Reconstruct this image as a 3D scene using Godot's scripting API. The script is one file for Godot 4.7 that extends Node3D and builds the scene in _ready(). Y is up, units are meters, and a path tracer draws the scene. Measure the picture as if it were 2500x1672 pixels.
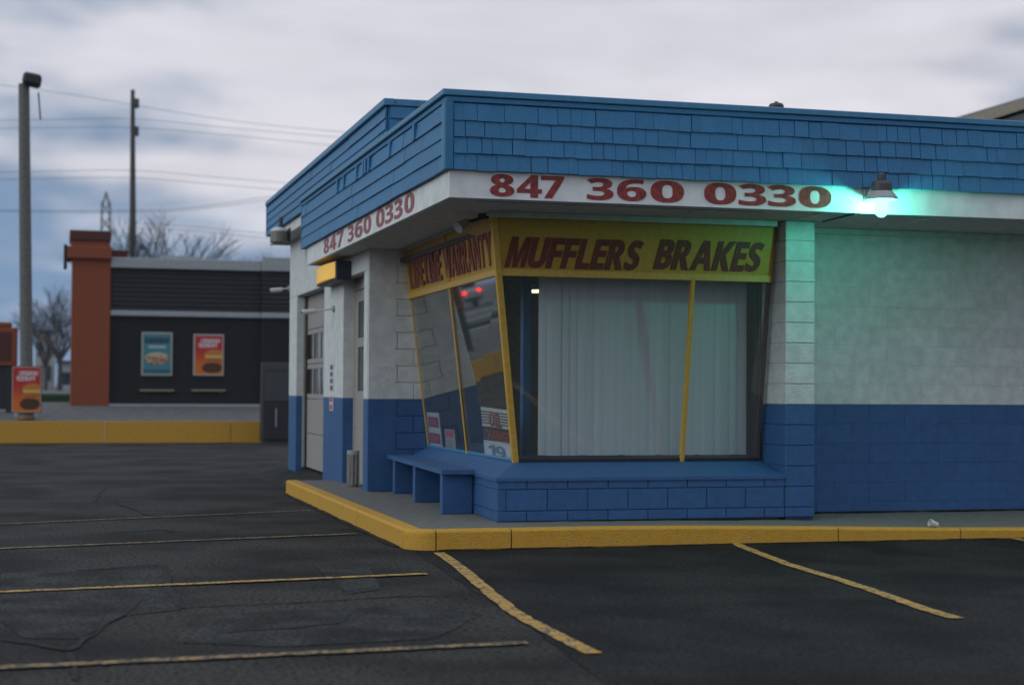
extends Node3D
# A dusk corner of a muffler shop. x runs along the shop's front, y up, z towards the viewer; the near corner of the blue fascia stands over x = 0, z = 0.

const CAM := Vector3(-3.21171, 1.41107, 13.70094)
const FOCAL := 3994.91                       # focal length in pixels of the 2500 x 1672 photograph
const YAW := 0.27161
const PITCH := 0.02784
const ROLL := 0.00623
var cam_r: Vector3
var cam_u: Vector3
var cam_f: Vector3
var rng := RandomNumberGenerator.new()
var used := {}
var cache := {}
var M := {}
var T := {}

# ---------------------------------------------------------------- photo pixel -> point on a known plane
func ray(u: float, v: float) -> Vector3:
	return cam_f + cam_r * ((u - 1250.0) / FOCAL) - cam_u * ((v - 836.0) / FOCAL)
func on_x(x: float, u: float, v: float) -> Vector3:
	var d := ray(u, v)
	return CAM + d * ((x - CAM.x) / d.x)
func on_y(y: float, u: float, v: float) -> Vector3:
	var d := ray(u, v)
	return CAM + d * ((y - CAM.y) / d.y)
func on_z(z: float, u: float, v: float) -> Vector3:
	var d := ray(u, v)
	return CAM + d * ((z - CAM.z) / d.z)
func on_plane(p: Vector3, n: Vector3, u: float, v: float) -> Vector3:
	var d := ray(u, v)
	return CAM + d * ((p - CAM).dot(n) / d.dot(n))

# ---------------------------------------------------------------- scene helpers
func numbered(called: String) -> String:
	var n: int = used.get(called, 0)
	used[called] = n + 1
	return called if n == 0 else "%s_%03d" % [called, n]
func tag(o: Node, label: String, category: String, group := "") -> Node:
	o.set_meta("label", label)
	o.set_meta("category", category)
	if group:
		o.set_meta("group", group)
	return o
func thing(called: String, label: String, category: String, at := Vector3.ZERO, group := "") -> Node3D:
	var o := Node3D.new()
	o.name = numbered(called)
	add_child(o)
	o.position = at
	tag(o, label, category, group)
	return o
func obj(called: String, mesh: Mesh, mat: Material, parent: Node = null, at := Vector3.ZERO, basis := Basis()) -> MeshInstance3D:
	var o := MeshInstance3D.new()
	o.mesh = mesh
	o.material_override = mat
	o.transform = Transform3D(basis, at)
	if parent == null:
		o.name = numbered(called)
		add_child(o)
	else:
		o.name = called
		parent.add_child(o, true)
	return o
func group_node(called: String, parent: Node, at := Vector3.ZERO) -> Node3D:
	var o := Node3D.new()
	o.name = called
	parent.add_child(o, true)
	o.position = at
	return o
func structure(o: Node) -> Node:
	o.set_meta("kind", "structure")
	return o

# ---------------------------------------------------------------- meshes
func tri(st: SurfaceTool, a: Vector3, b: Vector3, c: Vector3, out: Vector3) -> void:
	var n := (b - a).cross(c - a)
	if n.dot(out) > 0.0:                     # Godot's front faces run clockwise
		var t := b
		b = c
		c = t
		n = -n
	n = -n.normalized()
	for p in [a, b, c]:
		st.set_normal(n)
		st.add_vertex(p)
func quad(st: SurfaceTool, a: Vector3, b: Vector3, c: Vector3, d: Vector3, out: Vector3) -> void:
	tri(st, a, b, c, out)
	tri(st, a, c, d, out)
func begin() -> SurfaceTool:
	var st := SurfaceTool.new()
	st.begin(Mesh.PRIMITIVE_TRIANGLES)
	return st
func prism(pts: Array, ext: Vector3) -> ArrayMesh:
	# a flat convex outline pushed along ext
	var st := begin()
	var n := pts.size()
	var mid := Vector3.ZERO
	for p in pts:
		mid += p
	mid = mid / n + ext * 0.5
	for i in range(1, n - 1):
		tri(st, pts[0], pts[i], pts[i + 1], -ext)
		tri(st, pts[0] + ext, pts[i] + ext, pts[i + 1] + ext, ext)
	for i in n:
		var a: Vector3 = pts[i]
		var b: Vector3 = pts[(i + 1) % n]
		quad(st, a, b, b + ext, a + ext, (a + b + ext) * 0.5 - mid)
	return st.commit()
func outline_prism(pts: PackedVector2Array, depth: float) -> ArrayMesh:
	# any flat outline in xy, pushed along +z
	var st := begin()
	var ix := Geometry2D.triangulate_polygon(pts)
	for i in range(0, ix.size(), 3):
		var a := pts[ix[i]]
		var b := pts[ix[i + 1]]
		var c := pts[ix[i + 2]]
		tri(st, Vector3(a.x, a.y, 0), Vector3(b.x, b.y, 0), Vector3(c.x, c.y, 0), Vector3(0, 0, -1))
		tri(st, Vector3(a.x, a.y, depth), Vector3(b.x, b.y, depth), Vector3(c.x, c.y, depth), Vector3(0, 0, 1))
	var cw := Geometry2D.is_polygon_clockwise(pts)
	for i in pts.size():
		var a := pts[i]
		var b := pts[(i + 1) % pts.size()]
		var o := Vector3(b.y - a.y, a.x - b.x, 0) * (-1.0 if cw else 1.0)
		quad(st, Vector3(a.x, a.y, 0), Vector3(b.x, b.y, 0), Vector3(b.x, b.y, depth), Vector3(a.x, a.y, depth), o)
	return st.commit()
func cbox(size: Vector3, c := 0.006) -> ArrayMesh:
	# a box with chamfered edges, centred
	c = minf(c, minf(size.x, minf(size.y, size.z)) * 0.3)
	var key := "%.3f %.3f %.3f %.4f" % [size.x, size.y, size.z, c]
	if cache.has(key):
		return cache[key]
	var st := begin()
	var h := size * 0.5
	var V := func(sx: float, sy: float, sz: float, ax: int) -> Vector3:
		var p := Vector3(sx * (h.x - c), sy * (h.y - c), sz * (h.z - c))
		p[ax] = [sx, sy, sz][ax] * h[ax]
		return p
	for ax in 3:
		var b := (ax + 1) % 3
		var d := (ax + 2) % 3
		for s in [-1.0, 1.0]:
			var q := []
			for k in [[-1.0, -1.0], [1.0, -1.0], [1.0, 1.0], [-1.0, 1.0]]:
				var sg := [0.0, 0.0, 0.0]
				sg[ax] = s
				sg[b] = k[0]
				sg[d] = k[1]
				q.append(V.call(sg[0], sg[1], sg[2], ax))
			var o := Vector3.ZERO
			o[ax] = s
			quad(st, q[0], q[1], q[2], q[3], o)
		for s1 in [-1.0, 1.0]:
			for s2 in [-1.0, 1.0]:
				var q := []
				for k in [[-1.0, b], [1.0, b], [1.0, d], [-1.0, d]]:
					var sg := [0.0, 0.0, 0.0]
					sg[ax] = k[0]
					sg[b] = s1
					sg[d] = s2
					q.append(V.call(sg[0], sg[1], sg[2], k[1]))
				var o := Vector3.ZERO
				o[b] = s1
				o[d] = s2
				quad(st, q[0], q[1], q[2], q[3], o)
	for sx in [-1.0, 1.0]:
		for sy in [-1.0, 1.0]:
			for sz in [-1.0, 1.0]:
				tri(st, V.call(sx, sy, sz, 0), V.call(sx, sy, sz, 1), V.call(sx, sy, sz, 2), Vector3(sx, sy, sz))
	var m := st.commit()
	cache[key] = m
	return m
func face_block(size: Vector3, c: float) -> ArrayMesh:
	# a laid block: chamfered round its outer (+z) face only, z from -size.z to 0
	var key := "f %.3f %.3f %.3f %.4f" % [size.x, size.y, size.z, c]
	if cache.has(key):
		return cache[key]
	var st := begin()
	var x := size.x * 0.5
	var y := size.y * 0.5
	var f := [Vector3(-x + c, -y + c, 0), Vector3(x - c, -y + c, 0), Vector3(x - c, y - c, 0), Vector3(-x + c, y - c, 0)]
	var e := [Vector3(-x, -y, -c), Vector3(x, -y, -c), Vector3(x, y, -c), Vector3(-x, y, -c)]
	var b := [Vector3(-x, -y, -size.z), Vector3(x, -y, -size.z), Vector3(x, y, -size.z), Vector3(-x, y, -size.z)]
	quad(st, f[0], f[1], f[2], f[3], Vector3(0, 0, 1))
	quad(st, b[0], b[1], b[2], b[3], Vector3(0, 0, -1))
	for i in 4:
		var j := (i + 1) % 4
		var o: Vector3 = (e[i] + e[j]) * 0.5
		o.z = 0
		quad(st, f[i], f[j], e[j], e[i], o.normalized() + Vector3(0, 0, 1))
		quad(st, e[i], e[j], b[j], b[i], o)
	var m := st.commit()
	cache[key] = m
	return m
func box_at(called: String, lo: Vector3, hi: Vector3, mat: Material, parent: Node, c := 0.006) -> MeshInstance3D:
	return obj(called, cbox(hi - lo, c), mat, parent, (lo + hi) * 0.5)
func beam(called: String, a: Vector3, b: Vector3, w: float, d: float, side: Vector3, mat: Material, parent: Node, c := 0.006) -> MeshInstance3D:
	# a bar from a to b; w across side, d across the third direction
	var y := (b - a).normalized()
	var z := side.cross(y).normalized()
	var x := y.cross(z).normalized()
	return obj(called, cbox(Vector3(w, a.distance_to(b), d), c), mat, parent, (a + b) * 0.5, Basis(x, y, z))
func lathe(profile: Array, n := 20) -> ArrayMesh:
	# profile: [radius, height] pairs from the bottom up; smooth
	var st := begin()
	var P := func(k: int, i: int) -> Vector3:
		var a := TAU * i / n
		return Vector3(cos(a) * profile[k][0], profile[k][1], sin(a) * profile[k][0])
	for k in profile.size() - 1:
		var dr: float = profile[k + 1][0] - profile[k][0]
		var dy: float = profile[k + 1][1] - profile[k][1]
		for i in n:
			var q := [P.call(k, i), P.call(k, i + 1), P.call(k + 1, i + 1), P.call(k + 1, i)]
			var am := TAU * (i + 0.5) / n
			var out := Vector3(cos(am) * dy, -dr, sin(am) * dy)
			var nn := []
			for j in [i, i + 1, i + 1, i]:
				var a: float = TAU * j / n
				nn.append(Vector3(cos(a) * dy, -dr, sin(a) * dy).normalized())
			for t in [[0, 1, 2], [0, 2, 3]]:
				var a: Vector3 = q[t[0]]
				var b: Vector3 = q[t[1]]
				var c: Vector3 = q[t[2]]
				if (b - a).cross(c - a).length() < 1e-10:
					continue
				var order: Array = t if (b - a).cross(c - a).dot(out) < 0.0 else [t[0], t[2], t[1]]
				for j in order:
					st.set_normal(nn[j])
					st.add_vertex(q[j])
	return st.commit()
func tube_into(st: SurfaceTool, pts: Array, radii: Array, n := 6) -> void:
	var rings := []
	var side := Vector3.ZERO
	for i in pts.size():
		var d: Vector3 = (pts[mini(i + 1, pts.size() - 1)] - pts[maxi(i - 1, 0)]).normalized()
		if side == Vector3.ZERO:
			side = d.cross(Vector3.UP if absf(d.y) < 0.9 else Vector3.RIGHT).normalized()
		else:
			side = (side - d * side.dot(d)).normalized()
		var up := d.cross(side)
		var r := []
		for k in n:
			var a := TAU * k / n
			r.append([pts[i] + (side * cos(a) + up * sin(a)) * radii[i], side * cos(a) + up * sin(a)])
		rings.append(r)
	for i in pts.size() - 1:
		for k in n:
			var q := [rings[i][k], rings[i][(k + 1) % n], rings[i + 1][(k + 1) % n], rings[i + 1][k]]
			for t in [[0, 1, 2], [0, 2, 3]]:
				var a: Vector3 = q[t[0]][0]
				var b: Vector3 = q[t[1]][0]
				var c: Vector3 = q[t[2]][0]
				var order: Array = t if (b - a).cross(c - a).dot(q[t[0]][1] + q[t[1]][1] + q[t[2]][1]) < 0.0 else [t[0], t[2], t[1]]
				for j in order:
					st.set_normal(q[j][1])
					st.add_vertex(q[j][0])
	for e in [0, pts.size() - 1]:
		var o: Vector3 = (pts[0] - pts[1]) if e == 0 else (pts[e] - pts[e - 1])
		for k in range(1, n - 1):
			tri(st, rings[e][0][0], rings[e][k][0], rings[e][k + 1][0], o)
func tube(pts: Array, r: float, n := 8) -> ArrayMesh:
	var st := begin()
	var radii := []
	for p in pts:
		radii.append(r)
	tube_into(st, pts, radii, n)
	return st.commit()
func ribbon(pts: Array, widths: Array, y: float) -> ArrayMesh:
	# a flat strip lying on the ground along pts
	var st := begin()
	var L := []
	for i in pts.size():
		var d: Vector3 = pts[mini(i + 1, pts.size() - 1)] - pts[maxi(i - 1, 0)]
		var s: Vector3 = Vector3(-d.z, 0, d.x).normalized() * widths[i] * 0.5
		var p: Vector3 = pts[i]
		L.append([Vector3(p.x, y, p.z) + s, Vector3(p.x, y, p.z) - s])
	for i in pts.size() - 1:
		quad(st, L[i][0], L[i][1], L[i + 1][1], L[i + 1][0], Vector3.UP)
	return st.commit()
func sheet(pts: Array, y: float) -> ArrayMesh:
	var flat := PackedVector2Array()
	for p in pts:
		flat.append(Vector2(p.x, p.z))
	var ix := Geometry2D.triangulate_polygon(flat)
	var st := begin()
	for i in range(0, ix.size(), 3):
		var a := flat[ix[i]]
		var b := flat[ix[i + 1]]
		var c := flat[ix[i + 2]]
		tri(st, Vector3(a.x, y, a.y), Vector3(b.x, y, b.y), Vector3(c.x, y, c.y), Vector3.UP)
	return st.commit()

# ---------------------------------------------------------------- textures and materials
func lin(r: float, g: float, b: float) -> Color:
	return Color(r, g, b).linear_to_srgb()
func noise_image(seed_: int, freq: float, octaves: int, size: int) -> Image:
	var f := FastNoiseLite.new()
	f.seed = seed_
	f.noise_type = FastNoiseLite.TYPE_SIMPLEX_SMOOTH
	f.frequency = freq
	f.fractal_octaves = octaves
	return f.get_seamless_image(size, size)
func tint_texture(seed_: int, freq: float, octaves: int, size: int, low: float, high: float, power := 1.0) -> ImageTexture:
	var src := noise_image(seed_, freq, octaves, size)
	var im := Image.create(size, size, false, Image.FORMAT_RGB8)
	for y in size:
		for x in size:
			var v: float = lerpf(low, high, pow(src.get_pixel(x, y).r, power))
			im.set_pixel(x, y, Color(v, v, v))
	return ImageTexture.create_from_image(im)
func chipped_texture(seed_: int, paint: Color, bare: Color, keep := 0.70) -> ImageTexture:
	# worn paint: small chips with hard edges down to the bare concrete, and thin uneven coverage
	var a := noise_image(seed_, 0.02, 6, 512)
	var b := noise_image(seed_ + 1, 0.07, 4, 512)
	var im := Image.create(512, 512, false, Image.FORMAT_RGB8)
	for y in 512:
		for x in 512:
			var v := a.get_pixel(x, y).r
			var w := b.get_pixel(x, y).r
			var c := paint * lerpf(0.86, 1.06, v * 0.5 + w * 0.5)
			if w * 0.6 + v * 0.4 > keep:
				c = bare * lerpf(0.8, 1.2, w)
			im.set_pixel(x, y, c)
	return ImageTexture.create_from_image(im)
func bump_texture(seed_: int, freq: float, octaves: int, size: int, strength: float) -> ImageTexture:
	var im := noise_image(seed_, freq, octaves, size)
	im.convert(Image.FORMAT_RGBA8)
	im.bump_map_to_normal_map(strength)
	return ImageTexture.create_from_image(im)
func mat(c: Color, rough := 0.7, tex := "", metres := 1.0, bump := "", depth := 0.6, metal := 0.0) -> StandardMaterial3D:
	var m := StandardMaterial3D.new()
	m.albedo_color = c
	m.roughness = rough
	m.metallic = metal
	m.uv1_triplanar = true
	m.uv1_world_triplanar = true
	m.uv1_scale = Vector3.ONE / metres
	if tex:
		m.albedo_texture = T[tex]
	if bump:
		m.normal_enabled = true
		m.normal_texture = T[bump]
		m.normal_scale = depth
	return m
func tarmac(c: Color, broad: float) -> StandardMaterial3D:
	var m := mat(c, 0.88, "grit", 2.3, "fine", 0.4)
	m.detail_enabled = true
	m.detail_blend_mode = BaseMaterial3D.BLEND_MODE_MUL
	m.detail_albedo = T.stain
	m.detail_uv_layer = BaseMaterial3D.DETAIL_UV_2
	m.uv2_triplanar = true
	m.uv2_world_triplanar = true
	m.uv2_scale = Vector3.ONE / broad
	return m
func glow(c: Color, energy: float) -> StandardMaterial3D:
	var m := mat(c, 0.4)
	m.emission_enabled = true
	m.emission = c
	m.emission_energy_multiplier = energy
	return m
func printed(im: Image, rough := 0.5) -> StandardMaterial3D:
	var m := StandardMaterial3D.new()
	m.albedo_texture = ImageTexture.create_from_image(im)
	m.roughness = rough
	return m
func make_materials() -> void:
	T.soft = tint_texture(3, 0.02, 6, 512, 0.90, 1.02)
	T.worn = tint_texture(5, 0.02, 6, 512, 0.62, 1.08)
	T.grain = tint_texture(7, 0.09, 5, 512, 0.55, 1.15)
	T.stain = tint_texture(9, 0.010, 7, 512, 0.50, 1.2)
	T.grit = tint_texture(17, 0.10, 5, 512, 0.25, 1.9, 1.3)
	T.chip = tint_texture(11, 0.06, 4, 256, 0.5, 1.25, 0.8)
	T.fine = bump_texture(13, 0.12, 5, 512, 6.0)
	T.rough = bump_texture(15, 0.03, 6, 512, 8.0)
	# asphalt: coarse patches and fine aggregate in one picture
	M.asphalt = tarmac(lin(0.049, 0.047, 0.041), 9.0)
	M.asphalt_new = tarmac(lin(0.0255, 0.0248, 0.022), 6.5)
	M.asphalt_grey = tarmac(lin(0.052, 0.052, 0.048), 3.1)
	M.lot_concrete = mat(lin(0.11, 0.11, 0.105), 0.85, "worn", 4.0)
	M.tar = mat(lin(0.022, 0.0215, 0.020), 0.8, "chip", 0.6)
	M.concrete = mat(lin(0.17, 0.168, 0.155), 0.88, "soft", 1.6, "fine", 0.4)
	T.kerb = chipped_texture(31, lin(0.58, 0.30, 0.024), lin(0.20, 0.17, 0.13))
	M.kerb_yellow = mat(Color.WHITE, 0.78, "kerb", 1.3, "fine", 0.3)
	for k in ["asphalt", "asphalt_new", "asphalt_grey", "tar", "concrete"]:
		M[k].metallic_specular = 0.3
	M.kerb_bare = mat(lin(0.24, 0.21, 0.17), 0.85, "worn", 0.8)
	T.line = chipped_texture(41, lin(0.50, 0.285, 0.055), lin(0.06, 0.055, 0.045), 0.575)
	T.line_worn = chipped_texture(43, lin(0.34, 0.21, 0.075), lin(0.05, 0.048, 0.042), 0.50)
	M.line_yellow = mat(Color.WHITE, 0.8, "line", 1.6)
	M.line_worn = mat(Color.WHITE, 0.85, "line_worn", 1.6)
	M.white = []
	M.blue = []
	for k in 3:
		var s: float = [1.0, 0.965, 0.93][k]
		M.white.append(mat(lin(0.66 * s, 0.66 * s, 0.655 * s), 0.6, "soft", 1.7, "fine", 0.25))
		M.blue.append(mat(lin(0.026 * s, 0.098 * s, 0.26 * s), 0.6, "soft", 1.3, "fine", 0.25))
	M.white_wall = mat(lin(0.66, 0.66, 0.655), 0.6, "soft", 2.3)
	M.white_joint = M.white_wall
	M.blue_wall = mat(lin(0.027, 0.102, 0.255), 0.6, "soft", 1.7)
	M.blue_joint = M.blue_wall
	M.band = mat(lin(0.74, 0.74, 0.735), 0.5, "soft", 2.9)
	M.shingle = []
	for k in 5:
		var s: float = [1.0, 0.96, 1.04, 0.93, 1.02][k]
		M.shingle.append(mat(lin(0.022 * s, 0.172 * s, 0.36 * s), 0.5, "soft", 0.5, "fine", 0.35))
	M.trim_blue = mat(lin(0.05, 0.21, 0.37), 0.45, "soft", 1.1)
	M.soffit = mat(lin(0.64, 0.635, 0.61), 0.8, "soft", 1.5)
	M.red = mat(lin(0.33, 0.035, 0.028), 0.55, "worn", 0.6)
	M.red_faded = mat(lin(0.36, 0.11, 0.13), 0.65, "chip", 0.45)
	M.red_side = mat(lin(0.30, 0.055, 0.04), 0.65, "worn", 0.5)
	M.sign_yellow = mat(lin(0.50, 0.275, 0.025), 0.6, "soft", 0.8)
	M.frame_yellow = mat(lin(0.58, 0.33, 0.05), 0.5, "soft", 0.7)
	M.letter_brown = mat(lin(0.19, 0.030, 0.016), 0.6, "worn", 0.5)
	M.glass = StandardMaterial3D.new()
	M.glass.transparency = BaseMaterial3D.TRANSPARENCY_ALPHA
	M.glass.albedo_color = Color(0.55, 0.62, 0.62, 0.06)
	M.glass.roughness = 0.02
	M.glass.metallic_specular = 0.5
	M.dark_glass = mat(lin(0.02, 0.022, 0.025), 0.08)
	M.black = mat(lin(0.018, 0.018, 0.02), 0.6, "soft", 0.6)
	M.dark_metal = mat(lin(0.05, 0.052, 0.055), 0.5, "soft", 0.6)
	M.grey_metal = mat(lin(0.32, 0.33, 0.33), 0.45, "soft", 0.6)
	M.pale = mat(lin(0.62, 0.62, 0.6), 0.5, "soft", 0.5)
	M.wood_dark = mat(lin(0.095, 0.062, 0.040), 0.6, "worn", 0.5)
	M.blind = mat(lin(0.50, 0.55, 0.57), 0.75)
	M.blind.backlight_enabled = true
	M.blind.backlight = Color(0.25, 0.27, 0.28)
	M.blind_worn = M.blind.duplicate()
	M.blind_worn.albedo_color = lin(0.465, 0.515, 0.525)
	M.garage = mat(lin(0.33, 0.30, 0.28), 0.6, "soft", 0.9)
	M.rust = mat(lin(0.24, 0.056, 0.018), 0.8, "soft", 0.9)
	M.rust_dark = mat(lin(0.085, 0.022, 0.014), 0.8, "soft", 0.9)
	M.brick_dark = mat(lin(0.012, 0.011, 0.010), 0.85, "worn", 0.8)
	M.siding_dark = mat(lin(0.014, 0.0125, 0.0115), 0.75, "soft", 0.9)
	M.coping = mat(lin(0.33, 0.35, 0.36), 0.6, "soft", 1.0)
	M.pole = mat(lin(0.17, 0.165, 0.15), 0.7, "worn", 0.7)
	M.pole_wood = mat(lin(0.10, 0.085, 0.07), 0.85, "worn", 0.6)
	M.bark = mat(lin(0.075, 0.058, 0.055), 0.9, "worn", 0.3)
	M.tan = mat(lin(0.45, 0.38, 0.28), 0.7, "soft", 1.0)
	M.grass = mat(lin(0.035, 0.075, 0.03), 0.9, "grain", 0.8)

func sky_image() -> Image:
	# dusk cloud deck: pale lavender sheets with blue gaps, the same all round
	var w := 2048
	var h := 1024
	var a := FastNoiseLite.new()
	a.seed = 21
	a.frequency = 1.0
	a.fractal_octaves = 5
	var b := FastNoiseLite.new()
	b.seed = 34
	b.frequency = 1.0
	b.fractal_octaves = 4
	var im := Image.create(w, h, false, Image.FORMAT_RGBF)
	var blue := Vector3(0.150, 0.265, 0.43)
	var pale := Vector3(0.69, 0.695, 0.765)
	var warm := Vector3(0.82, 0.77, 0.80)
	var dull := Vector3(0.32, 0.37, 0.47)
	var below := Color(0.25, 0.26, 0.28)
	for y in h:
		var el := 90.0 - 180.0 * (y + 0.5) / h
		if el < -1.0:
			for x in w:
				im.set_pixel(x, y, below)
			continue
		var e := maxf(el, 0.0)
		var s := sin(deg_to_rad(e))
		var c := cos(deg_to_rad(e))
		# the deck seen in perspective: farther out, it is squeezed into streaks
		var reach := 1.0 / (s + 0.16)
		for x in w:
			var az := wrapf(float(x) / w * TAU, -PI, PI)       # the panorama begins at -z
			var p := Vector3(sin(az) * c * reach, 0.0, -cos(az) * c * reach)
			var warp := b.get_noise_3d(p.x * 0.35, 3.0, p.z * 0.35)
			var n1 := a.get_noise_3d(p.x * 0.55 + warp * 0.9, e * 0.085, p.z * 0.55)
			var n2 := b.get_noise_3d(p.x * 1.3 + 7.0, e * 0.16, p.z * 1.3)
			var n3 := a.get_noise_3d(p.x * 0.30 + 40.0, e * 0.05, p.z * 0.30)
			var n4 := b.get_noise_3d(p.x * 4.2, e * 0.7, p.z * 4.2)
			var cover := 0.70 + 1.0 * n1 + 0.42 * n2 + 0.22 * n4
			# where the photograph shows its gaps and its bright streak
			var d := rad_to_deg(az)
			var lowleft := exp(-pow((d + 1.0) / 10.0, 2.0))
			cover -= 0.85 * lowleft * smoothstep(8.5, 2.5, e)
			cover += 0.62 * exp(-pow((d - 4.0) / 8.0, 2.0)) * exp(-pow((e - 7.5 + 0.04 * d) / 0.5, 2.0))
			cover += 0.34 * exp(-pow((d - 20.0) / 13.0, 2.0)) * smoothstep(2.0, 8.0, e) * smoothstep(15.0, 10.5, e)
			cover -= 0.35 * exp(-pow((d - 1.0) / 5.0, 2.0)) * exp(-pow((e - 13.5) / 1.6, 2.0))
			cover = smoothstep(0.02, 0.98, cover)
			var hi := smoothstep(0.0, 1.0, 0.45 + 1.2 * n3 + 0.3 * n2)
			var col := blue.lerp(pale.lerp(warm, clampf(hi * smoothstep(16.0, 5.0, e), 0.0, 1.0)), cover)
			col = col.lerp(dull, clampf(0.55 - 1.6 * n3, 0.0, 1.0) * smoothstep(9.5, 14.0, e) * 0.35)
			col *= 1.0 + 0.11 * n2 + 0.09 * n4 + 0.06 * n1
			col *= 1.0 + 0.58 * smoothstep(14.0, 62.0, e)      # an overcast sky is brighter overhead
			im.set_pixel(x, y, Color(col.x, col.y, col.z))
	return im

# ---------------------------------------------------------------- lettering
func letter_font(embolden := 0.0) -> Font:
	var f := SystemFont.new()
	f.font_names = PackedStringArray(["Droid Sans"])
	f.font_weight = 700
	if embolden == 0.0:
		return f
	var v := FontVariation.new()
	v.base_font = f
	v.variation_embolden = embolden
	return v
func glyph(c: String, font: Font) -> TextMesh:
	var key := "g%s%d" % [c, font.get_instance_id()]
	if cache.has(key):
		return cache[key]
	var t := TextMesh.new()
	t.text = c
	t.font = font
	t.font_size = 64
	t.pixel_size = 1.0 / 64.0
	t.depth = 0.01
	t.curve_step = 2.0
	t.horizontal_alignment = HORIZONTAL_ALIGNMENT_LEFT
	cache[key] = t
	return t
func put_letter(called: String, c: String, font: Font, mt: Material, parent: Node, origin: Vector3, x_dir: Vector3, up: Vector3, wide: float, high: float, shear := 0.0, thick := 0.006) -> void:
	# origin: the lower left corner of the letter's box, on the panel's face
	var t := glyph(c, font)
	var bb := t.get_aabb()
	var n := x_dir.cross(up).normalized()
	var sx := wide / bb.size.x
	var sy := high / bb.size.y
	var bs := Basis(x_dir * sx, (up + x_dir * shear) * sy, n * (thick / 0.01))
	obj(called, t, mt, parent, origin - bs * Vector3(bb.position.x, bb.position.y, bb.position.z), bs)
func put_word(called: String, word: String, font: Font, mt: Material, parent: Node, origin: Vector3, x_dir: Vector3, up: Vector3, wide: float, high: float, gap: float, shear := 0.0, narrow := {}) -> void:
	var total := 0.0
	var ws := []
	for c in word:
		var w: float = glyph(c, font).get_aabb().size.x * narrow.get(c, 1.0)
		ws.append(w)
		total += w
	var k := (wide - gap * (word.length() - 1)) / total
	var x := 0.0
	for i in word.length():
		put_letter(called, word[i], font, mt, parent, origin + x_dir * x, x_dir, up, ws[i] * k, high, shear)
		x += ws[i] * k + gap

# ---------------------------------------------------------------- block walls
func block_wall(parent: Node, start: Vector3, along: Vector3, length: float, y0: float, y1: float, gap: float, chamfer: float, thick := 0.10, phase := 0.0) -> void:
	# outer face on the plane through start; blocks 0.4 x 0.2 laid in running bond, counted from the paint line
	var n := along.cross(Vector3.UP).normalized()
	var bs := Basis(along, Vector3.UP, n)
	var k0 := int(floor((y0 - YP) / 0.2 + 0.001))
	var k1 := int(ceil((y1 - YP) / 0.2 - 0.001))
	for k in range(k0, k1):
		var a := maxf(YP + 0.2 * k, y0)
		var b := minf(YP + 0.2 * (k + 1), y1)
		if b - a < 0.03:
			continue
		var x := -fposmod((0.2 if posmod(k, 2) else 0.0) + phase, 0.4)
		while x < length - 0.001:
			var xa := maxf(x, 0.0)
			var xb := minf(x + 0.4, length)
			if xb - xa > 0.03:
				var size := Vector3(xb - xa - gap, b - a - gap, thick - rng.randf() * 0.0)
				var m: Material = (M.white if k >= 0 else M.blue)[rng.randi() % 3]
				obj("block", face_block(size, chamfer), m, parent, start + along * ((xa + xb) * 0.5) + Vector3(0, (a + b) * 0.5 - start.y, 0) + n * (rng.randf() - 0.5) * 0.0016, bs)
			x += 0.4
	# the mortar behind, set back from the blocks' faces
	for part in [[y0, minf(YP, y1), M.blue_joint], [maxf(YP, y0), y1, M.white_joint]]:
		if part[1] - part[0] > 0.02:
			var lo := start + Vector3(0, part[0] - start.y, 0) - n * (gap + chamfer + (0.004 if gap > 0.002 else 0.001))
			obj("mortar", prism([lo, lo + along * length, lo + along * length + Vector3(0, part[1] - part[0], 0), lo + Vector3(0, part[1] - part[0], 0)], -n * 0.03), part[2], parent)

const YP := 1.267            # the line where the blue paint ends
const SW := 0.17             # top of the pavement
const HW := 3.055            # underside of the white band
const HB := 3.305            # underside of the shingles
const HT := 3.983            # top of the fascia
const ZP := -0.945           # face of the low wall and the pillar
const ZR := -1.52            # face of the front wall right of the pillar
const ZW := -5.55            # face of the wall behind the bay
const XG := 0.367            # face of the garage wall
const LEN := 8.62            # length of the side fascia

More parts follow.
